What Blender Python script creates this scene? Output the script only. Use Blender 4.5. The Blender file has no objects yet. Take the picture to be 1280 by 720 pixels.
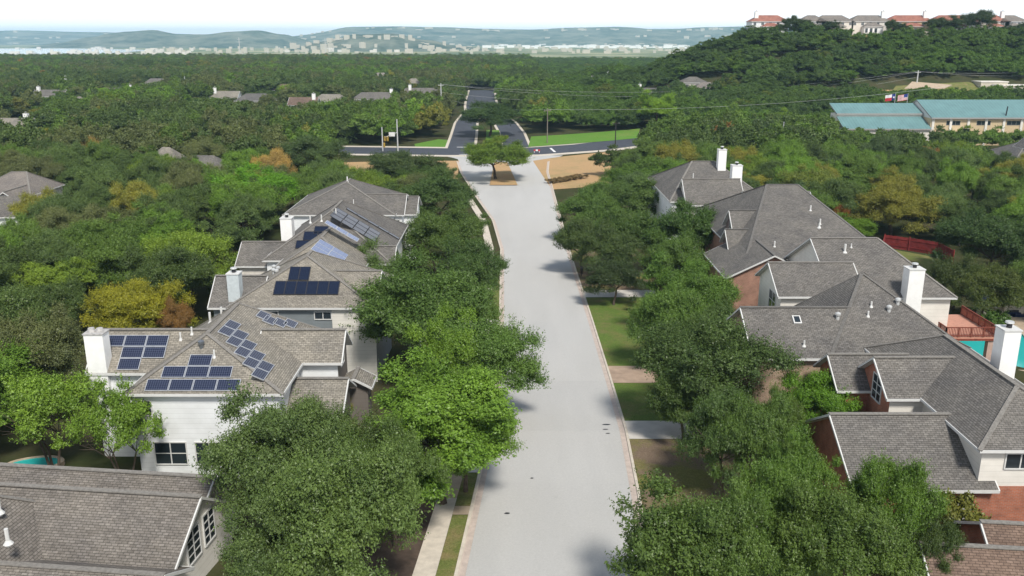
import bpy, math, random
import numpy as np
from mathutils import Vector, Matrix
R = random.Random(7)
NR = np.random.default_rng(11)
sc = bpy.context.scene
COL = sc.collection
# ---------------------------------------------------------------- camera survey (metres; camera 31 m above the near street)
F = 1100.0; TH = math.radians(16); H = 31.0
CT, ST = math.cos(TH), math.sin(TH)
PROF = [(-400, 1), (45, 0), (59, -1), (69, -1.5), (84, -3), (107, -4), (145, -5), (300, -5), (900, -3), (1300, -6), (2200, -20), (6000, -34), (14000, -60)]
def prof(y):
    for (a, za), (b, zb) in zip(PROF, PROF[1:]):
        if y <= b: return za + (zb - za) * max(0, (y - a)) / (b - a)
    return PROF[-1][1]
def ss(a, b, x):
    t = min(1, max(0, (x - a) / (b - a))); return t * t * (3 - 2 * t)
def gz(x, y):
    z = prof(y)
    if x > 0 and y > 240:                                  # the hillside on the right with its terrace of houses
        up = 0.24 * ss(300, 380, y) + 0.76 * ss(385, 468, y)
        z += 35.5 * up * min(1, x / 126) ** 1.3 * (1 - ss(492, 720, y))
    if x > 42 and 60 < y < 200:
        z -= 0.8 * ss(42, 70, x) * ss(60, 85, y) * (1 - ss(160, 200, y))
    return z
def U(px, py, z):
    r = (px - 640) / F; u = -(py - 360) / F
    Y = CT + u * ST; Z = -ST + u * CT
    t = (z - H) / Z
    return (r * t, Y * t, z)
def UG(px, py, dz=0.0):
    r = (px - 640) / F; u = -(py - 360) / F; Y = CT + u * ST; Z = -ST + u * CT; t = 25.0; st = 1.0
    while t < 12000:
        if H + Z * t < gz(r * t, Y * t) + dz: break
        st = 1.0 if t < 800 else 8.0
        t += st
    a, b = t - st, t
    for _ in range(30):
        m = (a + b) / 2
        if H + Z * m < gz(r * m, Y * m) + dz: b = m
        else: a = m
    return (r * b, Y * b, gz(r * b, Y * b) + dz)
def PJ(x, y, z):
    d = y * CT - (z - H) * ST; up = y * ST + (z - H) * CT
    return (640 + F * x / d, 360 - F * up / d, d)

# ---------------------------------------------------------------- materials
def mat(name):
    m = bpy.data.materials.new(name); m.use_nodes = True
    nt = m.node_tree; nt.nodes.clear()
    out = nt.nodes.new('ShaderNodeOutputMaterial'); b = nt.nodes.new('ShaderNodeBsdfPrincipled')
    nt.links.new(b.outputs[0], out.inputs[0]); return m, nt, b
def N(nt, t, **kw):
    n = nt.nodes.new(t)
    for k, v in kw.items():
        if k.startswith('i_'): n.inputs[k[2:].replace('_', ' ')].default_value = v
        else: setattr(n, k, v)
    return n
def c4(c): return (c[0], c[1], c[2], 1)
def mixc(nt, fac, a, b, mode='MIX'):
    n = nt.nodes.new('ShaderNodeMix'); n.data_type = 'RGBA'; n.blend_type = mode
    for s, v in ((n.inputs[0], fac), (n.inputs[6], a), (n.inputs[7], b)):
        if hasattr(v, 'is_linked'): nt.links.new(v, s)
        else: s.default_value = v if isinstance(v, (int, float)) else c4(v)
    return n.outputs[2]
def ramp(nt, src, a, b, lo=0.0, hi=1.0):
    n = N(nt, 'ShaderNodeMapRange'); nt.links.new(src, n.inputs[0])
    n.inputs[1].default_value = a; n.inputs[2].default_value = b; n.inputs[3].default_value = lo; n.inputs[4].default_value = hi
    return n.outputs[0]
def noise(nt, scale, detail=4, rough=.6, vec=None):
    n = N(nt, 'ShaderNodeTexNoise'); n.inputs['Scale'].default_value = scale; n.inputs['Detail'].default_value = detail; n.inputs['Roughness'].default_value = rough
    if vec is None:
        g = N(nt, 'ShaderNodeNewGeometry'); vec = g.outputs['Position']
    nt.links.new(vec, n.inputs['Vector']); return n.outputs[0]
def plain(name, col, rough=.7, metal=0.0, var=.12, scale=3.0, spec=.3):
    m, nt, b = mat(name)
    f = noise(nt, scale)
    c = mixc(nt, ramp(nt, f, .3, .7), [x * (1 - var) for x in col], [min(1, x * (1 + var)) for x in col])
    nt.links.new(c, b.inputs['Base Color']); b.inputs['Roughness'].default_value = rough; b.inputs['Metallic'].default_value = metal
    b.inputs['Specular IOR Level'].default_value = spec
    return m
def shingle(name, c1, c2, row=.165, w=.36):
    m, nt, b = mat(name)
    uv = N(nt, 'ShaderNodeUVMap')
    br = N(nt, 'ShaderNodeTexBrick', offset=.5)
    nt.links.new(uv.outputs[0], br.inputs['Vector'])
    br.inputs['Color1'].default_value = c4(c1); br.inputs['Color2'].default_value = c4(c2); br.inputs['Mortar'].default_value = c4([x * .5 for x in c1])
    br.inputs['Scale'].default_value = 1; br.inputs['Mortar Size'].default_value = .018; br.inputs['Mortar Smooth'].default_value = .3; br.inputs['Brick Width'].default_value = w; br.inputs['Row Height'].default_value = row
    n1 = noise(nt, .35, 5); n2 = noise(nt, 5.0, 3)
    c = mixc(nt, 1.0, br.outputs['Color'], mixc(nt, ramp(nt, n1, .3, .7), (.8, .8, .82), (1.16, 1.14, 1.1)), 'MULTIPLY')
    c = mixc(nt, 1.0, c, mixc(nt, ramp(nt, n2, .25, .75), (.72, .72, .72), (1.25, 1.25, 1.25)), 'MULTIPLY')
    nt.links.new(c, b.inputs['Base Color']); b.inputs['Roughness'].default_value = .9; b.inputs['Specular IOR Level'].default_value = .15
    bu = N(nt, 'ShaderNodeBump'); bu.inputs['Strength'].default_value = .5; bu.inputs['Distance'].default_value = .03
    nt.links.new(br.outputs['Fac'], bu.inputs['Height']); bu.invert = True; nt.links.new(bu.outputs[0], b.inputs['Normal'])
    return m
def brick(name, c1, c2, mortar):
    m, nt, b = mat(name)
    uv = N(nt, 'ShaderNodeUVMap'); br = N(nt, 'ShaderNodeTexBrick', offset=.5)
    nt.links.new(uv.outputs[0], br.inputs['Vector'])
    br.inputs['Color1'].default_value = c4(c1); br.inputs['Color2'].default_value = c4(c2); br.inputs['Mortar'].default_value = c4(mortar)
    br.inputs['Scale'].default_value = 1; br.inputs['Mortar Size'].default_value = .012; br.inputs['Brick Width'].default_value = .3; br.inputs['Row Height'].default_value = .11
    n1 = noise(nt, 1.2, 5)
    c = mixc(nt, 1.0, br.outputs['Color'], mixc(nt, ramp(nt, n1, .3, .7), (.75, .75, .75), (1.2, 1.2, 1.2)), 'MULTIPLY')
    nt.links.new(c, b.inputs['Base Color']); b.inputs['Roughness'].default_value = .9
    return m
def siding(name, col, board=.2):
    m, nt, b = mat(name)
    uv = N(nt, 'ShaderNodeUVMap'); sp = N(nt, 'ShaderNodeSeparateXYZ'); nt.links.new(uv.outputs[0], sp.inputs[0])
    md = N(nt, 'ShaderNodeMath', operation='PINGPONG'); nt.links.new(sp.outputs[1], md.inputs[0]); md.inputs[1].default_value = board
    f = ramp(nt, md.outputs[0], 0, board * .12, 0, 1)
    n1 = noise(nt, .8, 5)
    c = mixc(nt, f, [x * .8 for x in col], col)
    c = mixc(nt, 1.0, c, mixc(nt, ramp(nt, n1, .3, .7), (.9, .9, .89), (1.03, 1.03, 1.03)), 'MULTIPLY')
    nt.links.new(c, b.inputs['Base Color']); b.inputs['Roughness'].default_value = .65; b.inputs['Specular IOR Level'].default_value = .25
    return m
M = {}
M['sh_grey'] = shingle('shingle_grey', (.138, .13, .122), (.2, .19, .178))
M['sh_tan'] = shingle('shingle_tan_grey', (.215, .2, .173), (.31, .287, .25))
M['sh_brown'] = shingle('shingle_brown_grey', (.165, .15, .134), (.235, .215, .195))
M['sh_red'] = shingle('shingle_red_brown', (.155, .11, .088), (.21, .152, .122))
M['sh_dark'] = shingle('shingle_dark_grey', (.12, .115, .115), (.165, .16, .155))
M['sh_pink'] = shingle('shingle_pale_mauve', (.2, .18, .165), (.265, .24, .22))
M['cap'] = plain('ridge_cap_shingle', (.22, .207, .19), .9, 0, .25, 6, .1)
M['cap_d'] = plain('ridge_cap_dark', (.15, .143, .135), .9, 0, .25, 6, .1)
M['brick'] = brick('red_brick', (.43, .14, .075), (.34, .105, .055), (.3, .22, .18))
M['brick_tan'] = brick('tan_brick', (.36, .25, .17), (.29, .19, .13), (.42, .36, .3))
M['brick_rose'] = brick('rose_brick', (.33, .16, .105), (.26, .115, .075), (.38, .3, .25))
M['brick_mauve'] = brick('mauve_brick', (.16, .11, .1), (.12, .08, .075), (.22, .18, .17))
M['white'] = siding('white_siding', (.78, .8, .82)); M['cream'] = siding('cream_siding', (.74, .71, .66)); M['blue_grey'] = siding('blue_grey_siding', (.2, .225, .24))
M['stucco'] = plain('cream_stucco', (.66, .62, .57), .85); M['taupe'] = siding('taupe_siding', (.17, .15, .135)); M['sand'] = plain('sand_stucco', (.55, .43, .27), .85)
M['trim'] = plain('white_trim', (.62, .62, .61), .5, 0, .06); M['trim_g'] = plain('grey_trim', (.3, .29, .28), .6)
M['whitewash'] = plain('white_painted_masonry', (.82, .82, .81), .7, 0, .05, 2); M['pale_blue'] = plain('pale_blue_paint', (.5, .55, .57), .7)
M['cement'] = plain('cement_cap', (.42, .41, .4), .9, 0, .3, 5); M['steel'] = plain('dull_steel', (.25, .27, .3), .4, .8); M['black'] = plain('black_metal', (.03, .03, .035), .5)
m, nt, b = mat('window_glass'); M['glass'] = m
b.inputs['Base Color'].default_value = (.02, .028, .035, 1); b.inputs['Roughness'].default_value = .06; b.inputs['Specular IOR Level'].default_value = .8
def panel_mat(name, c1, line, gx, gy):
    m, nt, b = mat(name)
    uv = N(nt, 'ShaderNodeUVMap'); br = N(nt, 'ShaderNodeTexBrick', offset=0)
    nt.links.new(uv.outputs[0], br.inputs['Vector'])
    br.inputs['Color1'].default_value = c4(c1); br.inputs['Color2'].default_value = c4([x * 1.25 for x in c1]); br.inputs['Mortar'].default_value = c4(line)
    br.inputs['Scale'].default_value = 1; br.inputs['Mortar Size'].default_value = .012; br.inputs['Brick Width'].default_value = gx; br.inputs['Row Height'].default_value = gy
    nt.links.new(br.outputs['Color'], b.inputs['Base Color']); b.inputs['Roughness'].default_value = .16; b.inputs['Specular IOR Level'].default_value = .35
    return m
M['pv'] = panel_mat('solar_cell_blue', (.007, .01, .03), (.11, .13, .19), .165, .165)
M['pv_d'] = panel_mat('solar_cell_black', (.008, .012, .03), (.02, .03, .055), .165, .165)
M['pv_sheen'] = panel_mat('solar_cell_sky_sheen', (.1, .14, .27), (.2, .25, .38), .33, .33)  # sky reflection on east-slope panels, painted into the cell colour
M['alu'] = plain('aluminium_frame', (.6, .62, .66), .4, .6)
M['bark'] = plain('bark', (.09, .07, .055), .95, 0, .35, 2.5, .1)
M['pole_wood'] = plain('weathered_pole_wood', (.2, .17, .14), .9); M['pole_dark'] = plain('dark_creosote_pole', (.035, .03, .028), .9); M['galv'] = plain('galvanised_steel', (.55, .56, .56), .5, .3)
M['teal'] = None
# pavement -----------------------------------------------------------------
m, nt, b = mat('pale_street_concrete'); M['street'] = m
g = N(nt, 'ShaderNodeNewGeometry')
mp = N(nt, 'ShaderNodeMapping'); nt.links.new(g.outputs['Position'], mp.inputs[0]); mp.inputs['Scale'].default_value = (1, .16, 1)
n1 = noise(nt, .22, 6, .6, mp.outputs[0]); n2 = noise(nt, 7, 4); n3 = noise(nt, .055, 3)
c = mixc(nt, ramp(nt, n1, .32, .68), (.43, .424, .412), (.5, .493, .48))
c = mixc(nt, ramp(nt, n3, .35, .65, 0, .6), c, (.48, .47, .45))
c = mixc(nt, 1.0, c, mixc(nt, ramp(nt, n2, .3, .7), (.93, .93, .93), (1.06, 1.06, 1.06)), 'MULTIPLY')
sq = N(nt, 'ShaderNodeSeparateXYZ'); nt.links.new(g.outputs['Position'], sq.inputs[0])
mq = N(nt, 'ShaderNodeMath', operation='PINGPONG'); mq.inputs[1].default_value = .95; aq = N(nt, 'ShaderNodeMath', operation='ADD'); aq.inputs[1].default_value = .4; nt.links.new(sq.outputs[0], aq.inputs[0]); nt.links.new(aq.outputs[0], mq.inputs[0])
c = mixc(nt, ramp(nt, mq.outputs[0], .1, .8, 0, .2), c, (.46, .455, .445))
n4 = noise(nt, .5, 6, .75); c = mixc(nt, ramp(nt, n4, .66, .76, 0, .3), c, (.25, .245, .24))
nt.links.new(c, b.inputs['Base Color']); b.inputs['Roughness'].default_value = .85; b.inputs['Specular IOR Level'].default_value = .3
M['asphalt'] = plain('dark_blue_asphalt', (.06, .066, .083), .85, 0, .2, .6)
M['conc'] = plain('pale_concrete', (.58, .52, .44), .9, 0, .13, 1.6); M['conc_pink'] = plain('pinkish_gutter_concrete', (.5, .42, .37), .9, 0, .14, 2)
M['conc_tan'] = plain('tan_walk_concrete', (.43, .34, .25), .9, 0, .16, 1.2); M['drive'] = plain('driveway_concrete', (.55, .52, .48), .9, 0, .12, .8); M['drive_b'] = plain('brown_driveway', (.38, .28, .21), .9, 0, .2, .9)
M['paint'] = plain('road_paint', (.75, .75, .75), .8)
def grass(name, a, bcol, dry, s=.35, lo=.45, hi=.62):
    m, nt, b = mat(name)
    n1 = noise(nt, s, 6, .65); n2 = noise(nt, 9, 4)
    c = mixc(nt, ramp(nt, noise(nt, 2.2, 5), .3, .7), a, bcol); c = mixc(nt, ramp(nt, n1, lo, hi), c, dry)
    c = mixc(nt, 1.0, c, mixc(nt, ramp(nt, n2, .25, .75), (.6, .6, .6), (1.35, 1.35, 1.35)), 'MULTIPLY')
    nt.links.new(c, b.inputs['Base Color']); b.inputs['Roughness'].default_value = .95; b.inputs['Specular IOR Level'].default_value = .1
    bu = N(nt, 'ShaderNodeBump'); bu.inputs['Strength'].default_value = .6; bu.inputs['Distance'].default_value = .08; nt.links.new(n2, bu.inputs['Height']); nt.links.new(bu.outputs[0], b.inputs['Normal'])
    return m
M['lawn'] = grass('green_lawn', (.095, .15, .03), (.125, .185, .04), (.17, .16, .06), .35, .47, .7)
M['lawn_dry'] = grass('patchy_dry_lawn', (.15, .155, .045), (.2, .18, .06), (.19, .14, .1), .32, .4, .56)
M['verge'] = grass('verge_grass', (.12, .15, .035), (.16, .18, .06), (.24, .19, .09), .6, .45, .7)
M['tan'] = grass('tan_dry_ground', (.5, .33, .17), (.42, .27, .14), (.36, .27, .13), .12, .5, .7)
M['field'] = grass('bright_field', (.1, .22, .03), (.13, .26, .04), (.2, .25, .07), .06, .55, .8)
M['mulch'] = plain('mulch_bed', (.09, .065, .05), .95, 0, .35, 1.5)
m, nt, b = mat('ground_soil_and_scrub'); M['ground'] = m
c = mixc(nt, ramp(nt, noise(nt, .12, 6), .35, .65), (.05, .06, .025), (.09, .075, .045))
c = mixc(nt, ramp(nt, noise(nt, 3, 5), .3, .7, 0, .5), c, (.03, .045, .015))
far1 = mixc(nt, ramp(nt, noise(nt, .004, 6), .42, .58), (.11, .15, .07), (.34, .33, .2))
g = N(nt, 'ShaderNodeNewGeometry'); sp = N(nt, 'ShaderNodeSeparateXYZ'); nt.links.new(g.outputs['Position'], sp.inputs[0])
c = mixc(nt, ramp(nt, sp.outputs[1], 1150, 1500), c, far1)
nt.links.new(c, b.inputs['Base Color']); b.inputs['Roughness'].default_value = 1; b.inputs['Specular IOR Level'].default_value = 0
m, nt, b = mat('hill_scrub'); M['hill'] = m
c = mixc(nt, ramp(nt, noise(nt, .006, 8, .7), .4, .6), (.035, .065, .045), (.2, .21, .16))
nt.links.new(c, b.inputs['Base Color']); b.inputs['Roughness'].default_value = 1; b.inputs['Specular IOR Level'].default_value = 0
m, nt, b = mat('pool_water'); M['pool'] = m
b.inputs['Base Color'].default_value = (.03, .42, .4, 1); b.inputs['Roughness'].default_value = .08
bu = N(nt, 'ShaderNodeBump'); bu.inputs['Strength'].default_value = .15; nt.links.new(noise(nt, 2.5, 3), bu.inputs['Height']); nt.links.new(bu.outputs[0], b.inputs['Normal'])
m, nt, b = mat('lake_water'); M['lake'] = m
b.inputs['Base Color'].default_value = (.3, .4, .45, 1); b.inputs['Roughness'].default_value = .15
m, nt, b = mat('teal_standing_seam'); M['teal'] = m
uv = N(nt, 'ShaderNodeUVMap'); sp = N(nt, 'ShaderNodeSeparateXYZ'); nt.links.new(uv.outputs[0], sp.inputs[0])
md = N(nt, 'ShaderNodeMath', operation='PINGPONG'); nt.links.new(sp.outputs[0], md.inputs[0]); md.inputs[1].default_value = .55
c = mixc(nt, ramp(nt, md.outputs[0], 0, .12), (.085, .165, .168), (.14, .262, .268))
c = mixc(nt, 1.0, c, mixc(nt, ramp(nt, noise(nt, .25, 5), .3, .7), (.85, .85, .85), (1.1, 1.1, 1.1)), 'MULTIPLY')
nt.links.new(c, b.inputs['Base Color']); b.inputs['Roughness'].default_value = .5
M['tile'] = shingle('red_clay_tile', (.3, .13, .1), (.37, .18, .14), .4, .6)
M['deck'] = plain('red_deck_wood', (.2, .055, .035), .75, 0, .3, 3); M['deck_floor'] = plain('pink_deck_boards', (.5, .25, .18), .8); M['fence_red'] = plain('red_stained_fence', (.21, .03, .028), .9, 0, .35, 1.2)
M['stone'] = plain('pale_limestone', (.5, .46, .38), .9, 0, .25, 1.5); M['post'] = plain('pinkish_post', (.45, .32, .27), .85)
for nm, c in (('flag_red', (.45, .03, .04)), ('flag_white', (.7, .7, .7)), ('flag_blue', (.02, .04, .2)), ('sig', (.55, .36, .05)), ('car_white', (.7, .7, .72)), ('navy', (.02, .03, .09)), ('bluechute', (.05, .15, .4))):
    M[nm] = plain(nm, c, .6)
# leaves: the tree's own colour (object colour), varied from leaf to leaf and from branch to branch
def leaf_mat(name, attr):
    m = bpy.data.materials.new(name); m.use_nodes = True; nt = m.node_tree; nt.nodes.clear()
    out = N(nt, 'ShaderNodeOutputMaterial')
    at = N(nt, 'ShaderNodeAttribute', attribute_name='tint')
    if attr:
        a2 = N(nt, 'ShaderNodeAttribute', attribute_name='col', attribute_type='INSTANCER'); base = a2.outputs['Color']
    else:
        oi = N(nt, 'ShaderNodeObjectInfo'); base = oi.outputs['Color']
    f = at.outputs['Fac']
    c = mixc(nt, 1.0, base, mixc(nt, f, (.62, .68, .65), (1.38, 1.32, 1.15)), 'MULTIPLY')
    di = N(nt, 'ShaderNodeBsdfDiffuse'); tr = N(nt, 'ShaderNodeBsdfTranslucent'); gl = N(nt, 'ShaderNodeBsdfGlossy'); gl.inputs['Roughness'].default_value = .45
    nt.links.new(c, di.inputs[0]); c2 = mixc(nt, 1.0, c, (1.2, 1.25, .6), 'MULTIPLY'); nt.links.new(c2, tr.inputs[0])
    mx = N(nt, 'ShaderNodeMixShader'); mx.inputs[0].default_value = .2; nt.links.new(di.outputs[0], mx.inputs[1]); nt.links.new(tr.outputs[0], mx.inputs[2])
    m2 = N(nt, 'ShaderNodeMixShader'); m2.inputs[0].default_value = .03; nt.links.new(mx.outputs[0], m2.inputs[1]); nt.links.new(gl.outputs[0], m2.inputs[2])
    nt.links.new(m2.outputs[0], out.inputs[0]); return m
M['leaf'] = leaf_mat('leaf', False); M['leaf_mass'] = leaf_mat('leaf_mass', True)

# ---------------------------------------------------------------- mesh building
class MB:
    def __init__(s): s.v = []; s.f = []; s.uv = []; s.mi = []
    def poly(s, pts, mi=0, uvs=None):
        pts = [Vector(p) for p in pts]; n = Vector((0, 0, 0))
        for i in range(len(pts)):
            a, b = pts[i], pts[(i + 1) % len(pts)]
            n += Vector(((a.y - b.y) * (a.z + b.z), (a.z - b.z) * (a.x + b.x), (a.x - b.x) * (a.y + b.y)))
        if n.length < 1e-9: return
        n.normalize(); t = Vector((0, 0, 1)).cross(n)
        t = Vector((1, 0, 0)) if t.length < 1e-3 else t.normalized()
        w = n.cross(t); i0 = len(s.v)
        s.v += [tuple(p) for p in pts]; s.f.append(tuple(range(i0, i0 + len(pts))))
        s.uv += uvs if uvs else [(p.dot(t), p.dot(w)) for p in pts]; s.mi.append(mi); return s
    def box(s, x0, x1, y0, y1, z0, z1, mi=0):
        a = [(x0, y0), (x1, y0), (x1, y1), (x0, y1)]
        for i in range(4):
            p, q = a[i], a[(i + 1) % 4]; s.poly([(p[0], p[1], z0), (q[0], q[1], z0), (q[0], q[1], z1), (p[0], p[1], z1)], mi)
        s.poly([(p[0], p[1], z1) for p in a], mi); s.poly([(p[0], p[1], z0) for p in a[::-1]], mi); return s
    def tube(s, p, q, r0, r1=None, n=6, mi=0, cap=True):
        p, q = Vector(p), Vector(q); d = (q - p).normalized(); r1 = r0 if r1 is None else r1
        a = d.orthogonal().normalized(); b = d.cross(a)
        A = [p + (a * math.cos(2 * math.pi * k / n) + b * math.sin(2 * math.pi * k / n)) * r0 for k in range(n)]
        B = [q + (a * math.cos(2 * math.pi * k / n) + b * math.sin(2 * math.pi * k / n)) * r1 for k in range(n)]
        for k in range(n): s.poly([A[k], A[(k + 1) % n], B[(k + 1) % n], B[k]], mi)
        if cap: s.poly(B, mi); s.poly(A[::-1], mi)
        return s
    def bar(s, p, q, w, h, mi=0):                      # a strip of square section laid along p-q
        p, q = Vector(p), Vector(q); d = (q - p).normalized(); a = d.cross(Vector((0, 0, 1)))
        a = Vector((1, 0, 0)) if a.length < 1e-3 else a.normalized()
        u = a.cross(d) * h; a = a * w / 2
        c = [[x - a, x + a, x + a + u, x - a + u] for x in (p, q)]
        for k in range(4): s.poly([c[0][k], c[0][(k + 1) % 4], c[1][(k + 1) % 4], c[1][k]], mi)
        s.poly(c[0][::-1], mi); s.poly(c[1], mi); return s
    def build(s, name, mats, parent=None, smooth=False):
        me = bpy.data.meshes.new(name); me.from_pydata(s.v, [], s.f); me.update()
        l = me.uv_layers.new(name='UVMap')
        l.data.foreach_set('uv', [c for q in s.uv for c in q])
        for m_ in (mats if isinstance(mats, (list, tuple)) else [mats]): me.materials.append(m_)
        me.polygons.foreach_set('material_index', s.mi)
        if smooth: me.polygons.foreach_set('use_smooth', [True] * len(s.f))
        o = bpy.data.objects.new(name, me); COL.objects.link(o)
        if parent: o.parent = parent
        return o
def tag(o, label, cat, group=None):
    o['label'] = label; o['category'] = cat
    if group: o['group'] = group
    return o
def empty(name, loc, label, cat, group=None, rz=0):
    o = bpy.data.objects.new(name, None); COL.objects.link(o); o.location = loc; o.rotation_euler = (0, 0, rz); o.empty_display_size = .5
    return tag(o, label, cat, group)
def structure(mb, name, m, kind='structure'):
    o = mb.build(name, m); o['kind'] = kind; return o

# ---------------------------------------------------------------- the ground
xs = sorted(set([-9000, -6000, -4000, -2500, -1500, -1000, -700, -500, -350] + list(range(-280, 381, 10)) + [450, 600, 800, 1100, 1600, 2500, 4000, 6000, 9000]))
ys = sorted(set([-120, -60, -30, -10] + list(range(0, 60, 2)) + list(range(60, 300, 3)) + list(range(300, 640, 6)) + list(range(640, 1400, 30)) + [1500, 1700, 2000, 2400, 3000, 4000, 6000, 9000, 13000] + [p[0] for p in PROF if p[0] > 0]))
vs = [(x, y, gz(x, y) - .02) for y in ys for x in xs]; nx = len(xs)
fs = [(j * nx + i, j * nx + i + 1, (j + 1) * nx + i + 1, (j + 1) * nx + i) for j in range(len(ys) - 1) for i in range(nx - 1)]
me = bpy.data.meshes.new('ground'); me.from_pydata(vs, [], fs); me.materials.append(M['ground'])
go = bpy.data.objects.new('ground', me); COL.objects.link(go); go['kind'] = 'structure'
def lerp_tab(tab, y):
    for (a, va), (b, vb) in zip(tab, tab[1:]):
        if y <= b: return va + (vb - va) * max(0, y - a) / (b - a)
    return tab[-1][1]
XL = [(20, -4.6), (45.7, -2.8), (59, -2.0), (69, -1.4), (84, -1.1), (107, -1), (150, -1.4), (175, -3.4), (205, -8.3), (241, -13.6), (268, -16.5), (276, -22)]
XR = [(20, 5.4), (45.7, 7.7), (57, 8.6), (69, 9.2), (84, 9.6), (107, 9.7), (145, 9.5), (241, 9.4), (262, 10.5), (276, 16)]
def rows(y0, y1):
    r = [y0] + [y for y in ys if y0 < y < y1] + [y1]; return r
def strip(mb, fa, fb, y0, y1, dz, mi=0):
    r = rows(y0, y1)
    for a, b in zip(r, r[1:]):
        mb.poly([(fa(a), a, prof(a) + dz), (fb(a), a, prof(a) + dz), (fb(b), b, prof(b) + dz), (fa(b), b, prof(b) + dz)], mi)
xl = lambda y: lerp_tab(XL, y)
xr = lambda y: lerp_tab(XR, y)
mb = MB(); strip(mb, xl, xr, 20, 276, .012); structure(mb, 'street', M['street'])
def kerb(side, y0, y1):
    mb = MB(); s = -1 if side == 'l' else 1; e = xl if s < 0 else xr
    r = rows(y0, y1)
    P = [(0, .02), (.42, .03), (.46, .14), (.66, .145), (.68, -.03)]
    for a, b in zip(r, r[1:]):
        for k, ((o0, h0), (o1, h1)) in enumerate(zip(P, P[1:])):
            q = [(e(a) + s * o0, a, prof(a) + h0), (e(a) + s * o1, a, prof(a) + h1), (e(b) + s * o1, b, prof(b) + h1), (e(b) + s * o0, b, prof(b) + h0)]
            mb.poly(q if s > 0 else q[::-1], 1 if k == 0 else 0)
    structure(mb, 'kerb', [M['conc'], M['conc_pink']])
kerb('l', 20, 262); kerb('r', 20, 262)
def zone(name, fa, fb, y0, y1, dz, m):
    mb = MB(); strip(mb, fa, fb, y0, y1, dz); structure(mb, name, m)
# left side: verge, pavement and mulch beds
for a, b in ((20, 53.6), (54.9, 60.5), (62.5, 82), (86, 103), (107, 128)): zone('verge', lambda y: xl(y) - 1.75, lambda y: xl(y) - .67, a, b, .11, M['verge'])
zone('sidewalk', lambda y: xl(y) - 3.15, lambda y: xl(y) - 1.76, 20, 56.2, .12, M['conc']); zone('sidewalk', lambda y: xl(y) - 3.15, lambda y: xl(y) - 1.76, 56.2, 60.6, .12, M['conc_tan']); zone('sidewalk', lambda y: xl(y) - 3.15, lambda y: xl(y) - 1.76, 60.6, 200, .12, M['conc'])
zone('path', lambda y: xl(y) - 1.75, lambda y: xl(y) - .67, 53.6, 54.9, .125, M['conc_tan'])
for a, b in ((60.5, 62.5), (82, 86), (103, 107)): zone('driveway', lambda y: xl(y) - 9, lambda y: xl(y) - .67, a, b, .128, M['drive'])
zone('flower_bed', lambda y: -12.5, lambda y: xl(y) - 3.16, 44, 60, .06, M['mulch'])
# right side: lawns, drives
for a, b, m_ in ((20, 51.5, 'lawn'), (53.6, 67.0, 'lawn_dry'), (71.3, 83, 'lawn'), (88.5, 118, 'lawn'), (122, 150, 'lawn_dry')):
    zone('lawn', lambda y: xr(y) + .67, lambda y: 21, a, b, .1, M[m_])
for a, b, m_ in ((51.5, 53.6, 'drive'), (67.0, 71.3, 'drive'), (83, 88.5, 'drive_b'), (118, 122, 'drive')):
    zone('driveway', lambda y: xr(y) + .67, lambda y: 24, a, b, .12, M[m_])
# junction, avenue and fields
def patch(name, pix, m, dz):
    mb = MB(); pts = [UG(*p) for p in pix]; mb.poly([(p[0], p[1], prof(p[1]) + dz) for p in pts]); structure(mb, name, m)
CR = [(-170, 283), (-110, 289), (-56, 289), (-20, 285), (6, 286), (26, 297), (45, 314), (60, 326)]
def ribbon(name, pts, w, m, dz, off=0.0, zf=None):
    mb = MB(); P = [Vector((x, y, 0)) for x, y in pts]; L = []
    Q = []
    for a, b in zip(P, P[1:]):
        n = max(1, int((b - a).length / 5)); Q += [a.lerp(b, k / n) for k in range(n)]
    Q.append(P[-1])
    for i, p in enumerate(Q):
        d = (Q[min(i + 1, len(Q) - 1)] - Q[max(i - 1, 0)]).normalized(); n = Vector((-d.y, d.x, 0))
        L.append([p + n * (off + w / 2), p + n * (off - w / 2)])
    for a, b in zip(L, L[1:]):
        mb.poly([(q.x, q.y, gz(q.x, q.y) + dz) for q in (a[1], b[1], b[0], a[0])])
    return structure(mb, name, m)
ribbon('sidewalk', CR, 24, M['conc'], .03)
ribbon('cross_road', CR, 17, M['asphalt'], .06)
AVL = [(-17, 290), (-18, 330), (-19.5, 380), (-19, 420), (-17.5, 440)]
AVR = [(1.5, 296), (0, 340), (-3, 380), (-7.5, 420), (-10.5, 440)]
AVF = [(-14, 436), (-16, 470), (-18, 520), (-20, 600)]
ribbon('sidewalk', AVL, 10.6, M['conc'], .036); ribbon('sidewalk', AVR, 10.6, M['conc'], .042); ribbon('sidewalk', AVF, 18.5, M['conc'], .05)
ribbon('avenue', AVL, 8.6, M['asphalt'], .068); ribbon('avenue', AVR, 8.6, M['asphalt'], .076); ribbon('avenue', AVF, 16, M['asphalt'], .088)
patch('dry_field', [(666, 201), (700, 196), (768, 189), (760, 232), (690, 237)], M['tan'], .02)
patch('dry_field', [(547, 201), (574, 201), (572, 224), (538, 222)], M['tan'], .02)
patch('dry_field', [(425, 203), (470, 202), (470, 240), (380, 245), (372, 232)], M['tan'], .02)
patch('green_field', [(520, 186), (567, 184), (572, 176), (548, 174), (518, 180)], M['field'], .02)
patch('dry_field', [(0, 165), (22, 163), (125, 178), (95, 166), (40, 150), (0, 150)], M['tan'], .02)
patch('traffic_island', [(612, 232), (647, 232), (634, 203), (618, 203)], M['tan'], .17)
patch('traffic_island', [(607, 188), (628, 188), (624, 163), (608, 163)], M['field'], .17)
mb = MB()
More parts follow.
